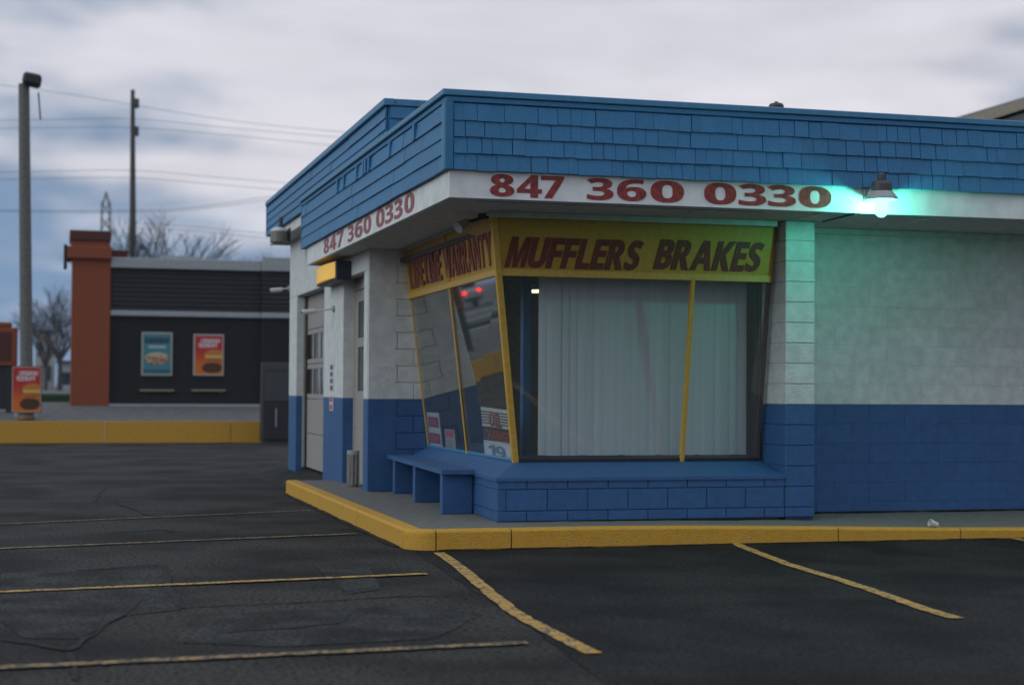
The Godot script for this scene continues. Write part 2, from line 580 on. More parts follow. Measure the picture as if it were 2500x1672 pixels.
func _ready() -> void:
	rng.seed = 77
	# ------------------------------------------------ camera
	var f := Vector3(sin(YAW) * cos(PITCH), sin(PITCH), -cos(YAW) * cos(PITCH))
	var r0 := Vector3(cos(YAW), 0, sin(YAW))
	var u0 := r0.cross(f)
	cam_f = f
	cam_r = r0 * cos(ROLL) + u0 * sin(ROLL)
	cam_u = -r0 * sin(ROLL) + u0 * cos(ROLL)
	var cam := Camera3D.new()
	cam.name = "camera"
	add_child(cam)
	cam.transform = Transform3D(Basis(cam_r, cam_u, -cam_f), CAM)
	cam.keep_aspect = Camera3D.KEEP_HEIGHT
	cam.fov = rad_to_deg(2.0 * atan(836.0 / FOCAL))
	cam.near = 0.1
	cam.far = 3000.0
	var lens := CameraAttributesPhysical.new()
	lens.frustum_focal_length = 57.0
	lens.frustum_focus_distance = 14.4
	lens.exposure_aperture = 1.5
	cam.attributes = lens
	cam.fov = rad_to_deg(2.0 * atan(836.0 / FOCAL))
	# ------------------------------------------------ sky, sun, exposure
	var env := Environment.new()
	env.background_mode = Environment.BG_SKY
	var sky := Sky.new()
	var sm := PanoramaSkyMaterial.new()
	sm.panorama = ImageTexture.create_from_image(sky_image())
	sky.sky_material = sm
	env.sky = sky
	env.background_energy_multiplier = 1.0
	env.tonemap_mode = Environment.TONE_MAPPER_LINEAR
	env.tonemap_exposure = 1.0
	env.sdfgi_enabled = true
	env.ssao_enabled = true
	env.ssil_enabled = true
	env.fog_enabled = true
	env.fog_density = 0.0003
	env.fog_light_color = Color(0.70, 0.76, 0.86)
	var we := WorldEnvironment.new()
	we.name = "world_environment"
	we.environment = env
	add_child(we)
	var sun := DirectionalLight3D.new()
	sun.name = "sun"
	sun.light_color = Color(0.93, 1.0, 0.96)
	sun.light_energy = 0.29
	sun.light_angular_distance = 38.0
	sun.shadow_enabled = true
	add_child(sun)
	sun.look_at_from_position(Vector3(-0.88, 0.42, 0.20) * 50.0, Vector3.ZERO)
	make_materials()
	build_ground()
	build_shop()
	build_bay()
	build_fascia()
	build_garage()
	build_fixtures()
	build_neighbour()
	build_background()
	build_car()

func strip_y(x: float) -> float:               # the kerb sinks a little towards the right
	return lerpf(SW, 0.085, smoothstep(1.4, 6.4, x))

func build_ground() -> void:
	var g := structure(obj("ground", sheet([Vector3(-400, 0, 400), Vector3(400, 0, 400), Vector3(400, 0, -27.7), Vector3(-400, 0, -27.7)], 0.0), M.asphalt))
	# the darker, newer asphalt in front of the shop
	var edge := [on_y(0, 1010, 1345), on_y(0, 1150, 1440), on_y(0, 1300, 1535), on_y(0, 1480, 1672), on_y(0, 1650, 1850)]
	var newer := [Vector3(-0.12, 0, -0.1)]
	newer.append_array(edge)
	newer.append_array([Vector3(0.6, 0, 9.5), Vector3(14, 0, 9.5), Vector3(14, 0, -0.1)])
	structure(obj("asphalt_overlay", sheet(newer, 0.004), M.asphalt_new, g))
	# paler worn patches on the older asphalt
	for q in [[[0, 1400], [200, 1392], [385, 1380], [412, 1430], [440, 1490], [300, 1505], [200, 1560], [60, 1560], [0, 1520]], [[470, 1500], [760, 1490], [1010, 1480], [1180, 1500], [1060, 1560], [700, 1580], [430, 1570]], [[760, 1375], [900, 1382], [930, 1440], [850, 1452], [800, 1410]]]:
		var pts := []
		for p in q:
			pts.append(on_y(0, p[0], p[1]))
		structure(obj("asphalt_patch", sheet(pts, 0.004), M.asphalt_grey, g))
	# tar over the cracks
	for q in [[[190, 1396, 0.05], [300, 1385, 0.05], [395, 1380, 0.06], [412, 1425, 0.08], [430, 1475, 0.09], [450, 1490, 0.05]], [[450, 1484, 0.03], [560, 1479, 0.05], [700, 1474, 0.05], [830, 1466, 0.05], [980, 1457, 0.05], [1130, 1456, 0.03]], [[0, 1565, 0.06], [90, 1575, 0.07], [165, 1590, 0.09], [200, 1570, 0.06], [260, 1525, 0.04], [330, 1485, 0.04], [350, 1455, 0.02]], [[170, 1596, 0.07], [182, 1625, 0.06], [172, 1672, 0.05]], [[290, 1232, 0.1], [330, 1244, 0.12], [365, 1262, 0.06]], [[230, 1225, 0.03], [240, 1205, 0.05], [262, 1188, 0.03]], [[260, 1302, 0.07], [400, 1294, 0.1], [430, 1300, 0.1]], [[520, 1548, 0.03], [700, 1536, 0.05], [860, 1519, 0.03]]]:
		var pts := []
		var ws := []
		for i in q.size() - 1:
			for k in 5:
				var t := k / 5.0
				var p := on_y(0, lerpf(q[i][0], q[i + 1][0], t), lerpf(q[i][1], q[i + 1][1], t))
				pts.append(p + Vector3(rng.randf() - 0.5, 0, rng.randf() - 0.5) * 0.03)
				ws.append(lerpf(q[i][2], q[i + 1][2], t) * rng.randf_range(0.3, 0.85))
		structure(obj("crack_seal", ribbon(pts, ws, 0.008), M.tar, g))
	# stall lines
	for q in [[[-60, 1284], [757, 1248], 0.055, 0], [[-60, 1344], [869, 1305], 0.07, 0], [[-60, 1451], [1042, 1403.5], 0.10, 1], [[-60, 1637], [1287, 1573], 0.10, 0]]:
		var a := on_y(0, q[0][0], q[0][1])
		var b := on_y(0, q[1][0], q[1][1])
		a = b + (a - b) * 1.3
		var pts := []
		var ws := []
		for k in 49:
			pts.append(a.lerp(b, k / 48.0) + Vector3(0, 0, rng.randf_range(-0.008, 0.008)))
			ws.append(q[2] * rng.randf_range(0.78, 1.1))
		structure(obj("stall_line", ribbon(pts, ws, 0.012), M.line_yellow if q[3] else M.line_worn, g))
	for q in [[[1072, 1352], [1128, 1392], [1195, 1450], [1258, 1500], [1330, 1540], [1400, 1575], [1455, 1603]], [[1790, 1327], [1850, 1352], [1930, 1382], [2030, 1412], [2130, 1444], [2240, 1484], [2350, 1518]], [[2480, 1317], [2560, 1334], [2700, 1368]]]:
		var pts := []
		var ws := []
		for i in q.size() - 1:
			for k in 8:
				pts.append(on_y(0, lerpf(q[i][0], q[i + 1][0], k / 8.0), lerpf(q[i][1], q[i + 1][1], k / 8.0)) + Vector3(rng.randf_range(-0.006, 0.006), 0, 0))
				ws.append(0.10 * rng.randf_range(0.93, 1.04))
		structure(obj("stall_line", ribbon(pts, ws, 0.012), M.line_yellow, g))
	# dirt gathered at the foot of the yellow wall and of the kerb
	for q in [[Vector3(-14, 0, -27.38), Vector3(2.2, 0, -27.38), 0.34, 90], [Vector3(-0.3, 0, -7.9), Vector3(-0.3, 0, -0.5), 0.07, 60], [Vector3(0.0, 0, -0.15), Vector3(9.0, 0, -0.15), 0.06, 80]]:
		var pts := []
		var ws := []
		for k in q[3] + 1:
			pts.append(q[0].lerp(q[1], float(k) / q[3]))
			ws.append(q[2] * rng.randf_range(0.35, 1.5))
		structure(obj("dirt_and_shade_strip", ribbon(pts, ws, 0.008), M.tar, g))
	# pavement round the shop
	var p := structure(group_as_structure("pavement"))
	var st := begin()
	var rows := []
	for x in [-0.115, 0.6, 1.4, 2.4, 3.4, 4.4, 5.4, 6.4, 9.0, 14.0]:
		rows.append([Vector3(x, SW, -1.7), Vector3(x, strip_y(x), -0.34)])
	for i in rows.size() - 1:
		quad(st, rows[i][0], rows[i][1], rows[i + 1][1], rows[i + 1][0], Vector3.UP)
	quad(st, Vector3(-0.115, SW, -1.7), Vector3(-0.115, SW, -8.0), Vector3(4.0, SW, -8.0), Vector3(4.0, SW, -1.7), Vector3.UP)
	obj("slab", st.commit(), M.concrete, p)
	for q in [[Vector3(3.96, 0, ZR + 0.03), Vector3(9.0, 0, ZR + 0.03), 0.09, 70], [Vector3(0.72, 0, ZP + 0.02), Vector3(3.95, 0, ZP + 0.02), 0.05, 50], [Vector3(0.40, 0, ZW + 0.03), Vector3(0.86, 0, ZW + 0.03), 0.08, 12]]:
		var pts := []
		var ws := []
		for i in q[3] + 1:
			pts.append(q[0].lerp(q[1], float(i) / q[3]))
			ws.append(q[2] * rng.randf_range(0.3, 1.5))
		obj("dirt_and_shade_strip", ribbon(pts, ws, SW + 0.004), M.tar, p)  # dirt at the wall feet; its dark tone also paints in contact shade
	# apron in front of the garage door
	st = begin()
	quad(st, Vector3(XG + 0.4, SW - 0.004, -8.0), Vector3(XG + 0.4, SW - 0.004, -14.0), Vector3(-0.25, 0.003, -13.6), Vector3(-0.12, 0.003, -7.95), Vector3.UP)
	obj("apron", st.commit(), M.asphalt_grey, p)
	# the painted kerb, in sections
	var k := structure(group_as_structure("kerb"))
	var kw := 0.15
	var left := [[-8.0, -5.1], [-5.1, -2.7], [-2.7, -0.42]]
	for s in left:
		kerb_section(k, [Vector3(-0.265, 0, s[0] + 0.006), Vector3(-0.265, 0, s[1] - 0.006)], Vector3(kw, 0, 0))
	var arc := []
	for i in 6:
		var a := PI + PI * 0.5 * -i / 5.0
		arc.append(Vector3(-0.025 + cos(a) * 0.24, 0, -0.42 + sin(a) * -0.24 * -1.0))
	kerb_curve(k, Vector3(-0.025, 0, -0.42), 0.24, kw)
	for s in [[-0.02, 0.66], [0.66, 3.82], [3.82, 5.1], [5.1, 8.4], [8.4, 14.0]]:
		kerb_section(k, [Vector3(s[0] + 0.006, 0, -0.18), Vector3(s[1] - 0.006, 0, -0.18)], Vector3(0, 0, -kw))
	var lit := obj("paper_cup", lathe([[0.0, 0.0], [0.026, 0.0], [0.034, 0.075], [0.037, 0.078], [0.034, 0.082], [0.031, 0.078], [0.024, 0.006], [0.0, 0.006]], 14), M.pale, null, on_z(-0.245, 2289, 1296), Basis(Vector3(0, 0, 1), 1.25))
	tag(lit, "small crumpled white paper cup lying on the yellow kerb", "cup")
	lit.position.y = strip_y(lit.position.x) + 0.03

func group_as_structure(called: String) -> Node3D:
	var o := Node3D.new()
	o.name = numbered(called)
	add_child(o)
	return o

func kerb_section(parent: Node, line: Array, back: Vector3) -> void:
	# a long stone with a rounded outer arris, following the height of the pavement
	var a: Vector3 = line[0]
	var b: Vector3 = line[1]
	var st := begin()
	var n := 8
	var prof := [[0.0, -0.05], [0.0, -0.022], [0.008, -0.008], [0.022, 0.0], [1.0, 0.0]]
	var out := -back.normalized()
	var prev := []
	for i in n + 1:
		var q := a.lerp(b, float(i) / n)
		var top := strip_y(q.x)
		var ring := [q + Vector3(0, -0.04, 0)]
		for e in prof:
			var inn: float = back.length() if e[0] == 1.0 else e[0]
			ring.append(q - out * inn + Vector3(0, top + 0.004 + e[1], 0))
		if prev:
			for j in ring.size() - 1:
				quad(st, prev[j], ring[j], ring[j + 1], prev[j + 1], out * (2.0 if j < 3 else 0.3) + Vector3.UP)
		if i == 0 or i == n:
			var o := (a - b) if i == 0 else (b - a)
			for j in range(1, ring.size() - 1):
				tri(st, ring[0], ring[j], ring[j + 1], o)
		prev = ring
	obj("kerb_stone", st.commit(), M.kerb_yellow, parent)

func kerb_curve(parent: Node, c: Vector3, r: float, kw: float) -> void:
	var st := begin()
	var prev := []
	var prof := [[0.0, -0.05], [0.0, -0.022], [0.008, -0.008], [0.022, 0.0], [1.0, 0.0]]
	for i in 9:
		var a := PI * 0.5 * i / 8.0
		var d := Vector3(-cos(a), 0, sin(a))
		var q := c + d * r
		var ring := [q + Vector3(0, -0.04, 0)]
		for e in prof:
			var inn: float = kw if e[0] == 1.0 else e[0]
			ring.append(q - d * inn + Vector3(0, SW + 0.004 + e[1], 0))
		if prev:
			for j in ring.size() - 1:
				quad(st, prev[j], ring[j], ring[j + 1], prev[j + 1], d * (2.0 if j < 3 else 0.3) + Vector3.UP)
		prev = ring
	st.generate_normals()
	obj("kerb_stone", st.commit(), M.kerb_yellow, parent)

var shop: Node3D
func build_shop() -> void:
	shop = thing("muffler_shop", "low white and blue muffler shop with a blue shingled fascia", "building", Vector3.ZERO)
	# front wall right of the pillar: its joints are nearly filled with paint
	var fw := group_node("front_wall", shop)
	block_wall(fw, Vector3(3.95, SW, ZR), Vector3.RIGHT, 4.0, SW, HW + 0.01, 0.0017, 0.0016, 0.1, 0.1)
	box_at("wall_core", Vector3(3.96, 0.0, ZR - 0.3), Vector3(14.0, HW + 0.2, ZR - 0.042), M.white_wall, fw)
	box_at("wall_end", Vector3(7.95, SW, ZR - 0.04), Vector3(14.0, HW, ZR), M.white_wall, fw)
	# the pillar: one block to a course
	var pl := group_node("pillar", shop)
	var y := SW
	var k := -6
	while y < HW:
		var top := minf(YP + 0.2 * (k + 1), HW + 0.01)
		if top - y > 0.03:
			obj("block", cbox(Vector3(0.31, top - y - 0.008, 0.56), 0.005), (M.white if k >= 0 else M.blue)[rng.randi() % 3], pl, Vector3(3.795, (top + y) * 0.5, ZP - 0.28))
		y = maxf(top, y)
		k += 1
	box_at("mortar", Vector3(3.65, SW - 0.1, ZR - 0.1), Vector3(3.94, YP, ZP - 0.014), M.blue_joint, pl, 0.001)
	box_at("mortar", Vector3(3.65, YP, ZR - 0.1), Vector3(3.94, HW + 0.01, ZP - 0.014), M.white_joint, pl, 0.001)
	# wall behind the bay
	var bw := group_node("back_wall", shop)
	block_wall(bw, Vector3(XG, SW, ZW), Vector3.RIGHT, 0.80, SW, HW + 0.05, 0.008, 0.005, 0.1, 0.24)
	box_at("wall_core", Vector3(XG + 0.11, 0.0, ZW - 0.3), Vector3(4.2, HW + 0.1, ZW - 0.045), M.white_wall, bw)
	# office inside: floor, ceiling, panelled side wall
	var of := group_node("office", shop)
	box_at("floor", Vector3(0.95, 0.10, ZW - 0.04), Vector3(3.95, 0.19, -1.1), M.concrete, of)
	box_at("ceiling", Vector3(0.75, 2.90, ZW - 0.04), Vector3(3.64, 2.96, -1.22), M.wood_dark, of)
	box_at("side_wall", Vector3(3.62, 0.19, ZW - 0.04), Vector3(3.648, 2.90, -1.52), M.wood_dark, of)
	for i in 8:
		var z := ZW + 0.25 + i * 0.47
		box_at("panel_board", Vector3(3.605, 0.19, z), Vector3(3.62, 2.89, z + 0.46), M.wood_dark, of, 0.004)
	obj("rear_panel", prism([lean_x(0.19, ZW + 0.012), Vector3(3.6, 0.19, ZW + 0.012), Vector3(3.6, 2.89, ZW + 0.012), lean_x(2.89, ZW + 0.012)], Vector3(0, 0, -0.01)), M.wood_dark, of)
	box_at("blue_post", on_z(-2.6, 1271, 700) * Vector3(1, 0, 1) + Vector3(0, 0.19, 0), Vector3(on_z(-2.6, 1292, 700).x, 2.9, -2.5), M.blue_wall, of)
	# the closed shell behind: garage and office volume, flat roof
	var sh := group_node("rear_shell", shop)
	box_at("roof", Vector3(0.5, 3.32, -13.0), Vector3(14.0, 3.42, -0.1), M.dark_metal, sh)
	box_at("rear_wall", Vector3(0.7, 0, -13.2), Vector3(14.0, 3.4, -12.95), M.white_wall, sh)
	box_at("end_wall", Vector3(13.8, 0, -12.9), Vector3(14.0, 3.4, ZR - 0.31), M.white_wall, sh)

func lean_x(y: float, z: float) -> Vector3:      # inside face of the side glass at the back wall
	var a := on_z(ZW, 1000, 714)
	var b := on_z(ZW, 1045, 1090)
	return Vector3(lerpf(b.x, a.x, (y - b.y) / (a.y - b.y)) + 0.04, y, z)

# ---------------------------------------------------------------- the bay window
var GT: Vector3            # corner of the glass at the sign's lower edge
var GB: Vector3            # corner of the glass at the sill
var LB: Vector3            # back end of the side glass, at the sill
var LT: Vector3
var side_n: Vector3
var front_n: Vector3
const XE := 3.59           # right end of the bay

func lean(y: float) -> Vector3:
	return GB.lerp(GT, (y - GB.y) / (GT.y - GB.y))
func lean_back(y: float) -> Vector3:
	return LB.lerp(LT, (y - LB.y) / (LT.y - LB.y))
func side_pt(t: float, y: float) -> Vector3:       # t from the back wall (0) to the corner (1)
	return lean_back(y).lerp(lean(y), t)
func front_pt(x: float, y: float) -> Vector3:
	var p := lean(y)
	return Vector3(x, p.y, p.z)

func build_bay() -> void:
	GT = on_z(-1.18, 1217, 668)
	GB = on_z(-1.46, 1258, 1128)
	LT = on_z(ZW, 1000, 714)
	LB = on_z(ZW, 1045, 1090)
	side_n = (GT - GB).cross(LB - GB).normalized()
	if side_n.x > 0:
		side_n = -side_n
	front_n = Vector3.RIGHT.cross(GT - GB).normalized()
	if front_n.z < 0:
		front_n = -front_n
	var bay := group_node("bay_window", shop)
	# low block wall: front and side
	var lw := group_node("low_wall", shop)
	var side_dir := (Vector3(0.73, 0, ZP) - Vector3(0.90, 0, ZW)).normalized()
	var side_len := Vector3(0.90, 0, ZW).distance_to(Vector3(0.73, 0, ZP))
	block_wall(lw, Vector3(0.73, SW, ZP), Vector3.RIGHT, 3.637 - 0.73, SW, 0.572, 0.007, 0.005, 0.1, 0.11)
	block_wall(lw, Vector3(0.90, SW, ZW), side_dir, side_len - 0.004, SW, 0.572, 0.006, 0.004, 0.09, 0.0)
	obj("wall_core", prism([Vector3(0.80, 0.1, ZP - 0.05), Vector3(XE, 0.1, ZP - 0.05), Vector3(XE, 0.1, ZW), Vector3(1.0, 0.1, ZW)], Vector3(0, 0.08, 0)), M.concrete, lw)
	# sloping sill, mitred at the corner
	var o := Vector3(0.715, 0.578, ZP + 0.015)
	var oe := Vector3(3.636, 0.578, ZP + 0.015)
	var os := Vector3(0.885, 0.578, ZW)
	var gi := lean(0.70) - Vector3(0, 0.0, 0)
	gi.y = 0.70
	var ge := front_pt(3.636, 0.70)
	var gs := side_pt(0.0, 0.70)
	var back := Vector3(0, 0, -0.12)
	for q in [[o, oe, ge, gi, back], [os, o, gi, gs, Vector3(0.12, 0, 0)]]:
		var st := begin()
		var dn := Vector3(0, -0.032, 0)
		var out: Vector3 = -q[4]
		quad(st, q[0], q[1], q[2], q[3], Vector3.UP)
		quad(st, q[0], q[1], q[1] + dn, q[0] + dn, out)
		quad(st, q[0] + dn, q[1] + dn, q[2] + Vector3(0, -0.12, 0), q[3] + Vector3(0, -0.12, 0), Vector3.DOWN)
		quad(st, q[3], q[2], q[2] + q[4], q[3] + q[4], Vector3.UP)
		quad(st, q[3] + q[4], q[2] + q[4], q[2] + q[4] - Vector3(0, 0.5, 0), q[3] + q[4] - Vector3(0, 0.5, 0), q[4])
		obj("sill", st.commit(), M.blue_wall, bay)
	# panes: two at the side, two in front
	var tm := 0.0
	for it in 40:                                   # where the side mullion stands
		tm = it / 39.0
		if unproject_u(side_pt(tm, 0.75)) > 1136:
			break
	var xm := on_plane(GB, front_n, 1664, 1122).x
	var yb := 0.70
	var yt := 2.50
	for q in [[side_pt(0.0, yb), side_pt(tm, yb), side_pt(tm, yt), side_pt(0.0, yt), side_n], [side_pt(tm, yb), side_pt(1.0, yb), side_pt(1.0, yt), side_pt(tm, yt), side_n], [front_pt(lean(yb).x, yb), front_pt(xm, yb), front_pt(xm, yt), front_pt(lean(yt).x, yt), front_n], [front_pt(xm, yb), front_pt(XE, yb), front_pt(XE, yt), front_pt(xm, yt), front_n]]:
		obj("pane", prism([q[0], q[1], q[2], q[3]], -q[4] * 0.006), M.glass, bay)
	# frame
	beam("corner_post", lean(0.695), lean(HW - 0.005), 0.06, 0.06, Vector3.RIGHT, M.frame_yellow, bay)
	beam("mullion", side_pt(tm, 0.695) + side_n * 0.012, side_pt(tm, 2.50) + side_n * 0.012, 0.012, 0.04, side_n, M.frame_yellow, bay)
	beam("mullion", front_pt(xm, 0.695) + front_n * 0.012, front_pt(xm, 2.50) + front_n * 0.012, 0.045, 0.04, Vector3.RIGHT, M.frame_yellow, bay)
	beam("jamb", side_pt(0.004, 0.695), side_pt(0.004, HW), 0.012, 0.03, side_n, M.frame_yellow, bay)
	beam("jamb", front_pt(XE - 0.015, 0.695) - front_n * 0.02, front_pt(XE - 0.015, 2.50) - front_n * 0.02, 0.05, 0.03, Vector3.RIGHT, M.wood_dark, bay)
	beam("bottom_rail", front_pt(lean(0.71).x + 0.03, 0.715), front_pt(XE, 0.715), 0.03, 0.04, front_n, M.black, bay)
	beam("bottom_rail", side_pt(0.0, 0.71), side_pt(0.99, 0.715), 0.025, 0.03, side_n, M.trim_blue, bay)
	# signs over the glass, leaning with it
	var sf := group_node("front_sign", shop)
	obj("panel", prism([front_pt(lean(2.47).x + 0.028, 2.47), front_pt(XE + 0.01, 2.47), front_pt(XE + 0.01, HW), front_pt(lean(HW).x + 0.028, HW)], -front_n * 0.03), M.sign_yellow, sf)
	beam("lower_rail", front_pt(lean(2.50).x + 0.03, 2.505) + front_n * 0.012, front_pt(XE, 2.505) + front_n * 0.012, 0.07, 0.025, Vector3.UP, M.frame_yellow, sf)
	var ss := group_node("side_sign", shop)
	obj("panel", prism([side_pt(0.0, 2.47), side_pt(0.993, 2.47), side_pt(0.993, HW), side_pt(0.0, HW)], -side_n * 0.03), M.sign_yellow, ss)
	beam("lower_rail", side_pt(0.0, 2.505) + side_n * 0.012, side_pt(0.993, 2.505) + side_n * 0.012, 0.07, 0.025, Vector3.UP, M.frame_yellow, ss)
	beam("divider", side_pt(tm, 2.52) + side_n * 0.006, side_pt(tm, HW) + side_n * 0.006, 0.02, 0.05, side_n, M.sign_yellow, ss)
	# lettering
	var heavy := letter_font(0.7)
	var medium := letter_font(0.0)
	var up := (GT - GB).normalized()
	for w in [["MUFFLERS", 1231, 652, 1555, 655], ["BRAKES", 1594, 657, 1850, 663]]:
		var a := on_plane(GB, front_n, w[1], w[2]) + front_n * 0.002
		var b := on_plane(GB, front_n, w[3], w[4])
		put_word("letter", w[0], heavy, M.letter_brown, sf, a, Vector3.RIGHT, up, b.x - a.x, 0.295, 0.012, 0.36, {"M": 0.85})
	var sx := (GB - LB)
	sx.y = 0
	sx = sx.normalized()
	for w in [["LIFETIME", 1003, 705, 1080, 684], ["WARRANTY", 1089, 681, 1205, 650]]:
		var a := on_plane(GB, side_n, w[1], w[2]) + side_n * 0.002
		var b := on_plane(GB, side_n, w[3], w[4])
		put_word("letter", w[0], medium, M.red_side, ss, a, sx, up, (b - a).dot(sx), 0.325, 0.03, 0.0, {"M": 0.8, "I": 1.15, "W": 0.85})
	# bench along the side
	var bench := thing("bench", "blue painted bench along the side of the bay window", "bench", Vector3(0.55, SW, -3.8))
	var bo := bench.position
	var e0 := Vector3(0.42, 0.0, -1.86)
	var e1 := Vector3(0.60, 0.0, -5.5)
	var i0 := Vector3(0.752, 0.0, -1.86)
	var i1 := Vector3(0.88, 0.0, -5.5)
	var raise := Vector3(0, 0.565, 0)
	obj("seat", prism([e0 + raise - bo, e1 + raise - bo, i1 + raise - bo, i0 + raise - bo], Vector3(0, 0.045, 0)), M.blue_wall, bench)
	for z in [-1.95, -3.6, -5.05]:
		var t: float = (z - e0.z) / (e1.z - e0.z)
		var a := e0.lerp(e1, t)
		var b := i0.lerp(i1, t)
		var lo := Vector3(a.x + 0.02, SW, z - 0.1)
		var hi := Vector3(b.x - 0.004, 0.564, z)
		box_at("leg", lo - bo, hi - bo, M.blue[1], bench)
	# window posters on the side glass
	var pn := side_n
	var back_side := -pn * 0.012
	poster_on_glass("window_poster", "white striped window poster with red words above the sill", [[1173, 993], [1243, 1002], [1248, 1125], [1184, 1114]], 0)
	poster_on_glass("window_notice", "white notice with two red squares beside the window jamb", [[1041, 1006], [1070, 1008], [1080, 1094], [1048, 1088]], 1)
	poster_on_glass("window_flyer", "small pale red topped flyer at the foot of the side window", [[1085, 1047], [1108, 1050], [1113, 1104], [1089, 1099]], 2)
	# blinds
	var bl := thing("vertical_blind", "closed pale vertical blind hanging behind the front window", "blind", Vector3(2.3, 2.62, -1.60))
	var xa := on_z(-1.60, 1317, 900).x
	var xb := on_z(-1.60, 1820, 900).x
	var n := 27
	box_at("head_rail", Vector3(xa - 2.3, -0.02, -0.03), Vector3(xb - 2.3, 0.03, 0.03), M.pale, bl)
	var w := (xb - xa) / n
	for i in n:
		var st := begin()
		var hh := -1.865 + (0.0 if i % 5 else 0.004)
		var prev := Vector3.ZERO
		for k in 6:                                     # a gently curved slat
			var t := k / 5.0 - 0.5
			var p := Vector3(t * w * 1.3, 0, 0.006 * (1.0 - 4.0 * t * t))
			if k:
				quad(st, prev + Vector3(0, -0.02, 0), p + Vector3(0, -0.02, 0), p + Vector3(0, hh, 0), prev + Vector3(0, hh, 0), Vector3(0, 0, 1))
			prev = p
		obj("slat", st.commit(), M.blind if rng.randf() < 0.6 else M.blind_worn, bl, Vector3(xa + w * (i + 0.5) - 2.3, 0, (i % 2) * 0.002), Basis(Vector3.UP, rng.randf_range(-0.07, 0.05) if rng.randf() < 0.8 else 0.16))
	# ceiling lamp in the office
	var cl := thing("office_lamp", "lit fluorescent ceiling lamp inside the office window", "lamp", on_z(-4.4, 1294, 714) + Vector3(0.5, 0.05, 0))
	box_at("housing", Vector3(-0.5, -0.02, -0.09), Vector3(0.5, 0.035, 0.09), M.pale, cl)
	box_at("tube_cover", Vector3(-0.48, -0.05, -0.07), Vector3(0.48, -0.022, 0.07), glow(Color(1.0, 0.93, 0.72), 2.2), cl)
	for sx2 in [-0.4, 0.4]:
		obj("hanger", tube([Vector3(sx2, 0.03, 0), Vector3(sx2, 2.9 - cl.position.y, 0)], 0.006, 6), M.dark_metal, cl)
	var al := AreaLight3D.new()
	al.name = "office_lamp_light"
	al.light_color = Color(1.0, 0.93, 0.72)
	al.light_energy = 0.05
	al.area_size = Vector2(0.96, 0.14)
	al.shadow_enabled = true
	cl.add_child(al)
	al.position = Vector3(0, -0.055, 0)
	al.rotation = Vector3(-PI / 2, 0, 0)

func unproject_u(p: Vector3) -> float:
	var d := p - CAM
	return 1250.0 + FOCAL * d.dot(cam_r) / d.dot(cam_f)

func poster_on_glass(called: String, label: String, px: Array, what: int) -> void:
	# print that hangs just inside the side glass, facing out
	var c := []
	for q in px:
		c.append(on_plane(GB - side_n * 0.025, side_n, q[0], q[1]))
	var im := Image.create(96, 160, false, Image.FORMAT_RGB8)
	var white := Color(0.82, 0.84, 0.84)
	var red := Color(0.62, 0.12, 0.08)
	var ink := Color(0.10, 0.16, 0.20)
	im.fill(white)
	if what == 0:
		for i in 5:
			im.fill_rect(Rect2i(0, 12 + i * 9, 96, 4), ink)
		im.fill_rect(Rect2i(0, 62, 96, 44), Color(0.13, 0.06, 0.05))
	elif what == 1:
		im.fill_rect(Rect2i(8, 20, 80, 48), red)
		im.fill_rect(Rect2i(8, 96, 80, 48), red)
		for i in 4:
			im.fill_rect(Rect2i(18, 28 + i * 9, 40 + (i * 17) % 26, 3), Color(0.75, 0.6, 0.6))
			im.fill_rect(Rect2i(18, 104 + i * 9, 34 + (i * 23) % 30, 3), Color(0.75, 0.6, 0.6))
	else:
		im.fill(Color(0.72, 0.70, 0.68))
		im.fill_rect(Rect2i(10, 8, 76, 50), Color(0.78, 0.34, 0.26))
		for i in 8:
			im.fill_rect(Rect2i(12, 70 + i * 10, 50 + (i * 13) % 24, 4), Color(0.42, 0.44, 0.46))
	var mt := printed(im, 0.6)
	var root := thing(called, label, "poster", c[3])
	var st := SurfaceTool.new()
	st.begin(Mesh.PRIMITIVE_TRIANGLES)
	var uv := [Vector2(0, 0), Vector2(1, 0), Vector2(1, 1), Vector2(0, 1)]
	for i in [0, 1, 2, 0, 2, 3]:
		st.set_normal(side_n)
		st.set_uv(uv[i])
		st.add_vertex(c[i] - c[3])
	obj("sheet", st.commit(), mt, root)
	obj("backing", prism([c[0] - c[3] - side_n * 0.002, c[1] - c[3] - side_n * 0.002, c[2] - c[3] - side_n * 0.002, c[3] - c[3] - side_n * 0.002], -side_n * 0.004), M.pale, root)
	if what == 0:
		var font := letter_font(0.0)
		var x: Vector3 = (c[1] - c[0])
		var dn: Vector3 = (c[3] - c[0])
		var mred := mat(lin(0.30, 0.03, 0.02), 0.6)
		var mred2 := mat(lin(0.34, 0.06, 0.03), 0.6)
		var ink2 := mat(lin(0.10, 0.17, 0.20), 0.6)
		for q in [["OIL", mred, 0.30, 0.36, 0.42, 0.26], ["CHANGE", mred2, 0.06, 0.63, 0.88, 0.20], ["19", ink2, 0.16, 0.96, 0.6, 0.24]]:
			put_word("letter", q[0], font, q[1], root, c[0] + x * q[2] + dn * q[3] - c[3] + side_n * 0.001, x.normalized(), -dn.normalized(), x.length() * q[4], dn.length() * q[5], x.length() * 0.02)

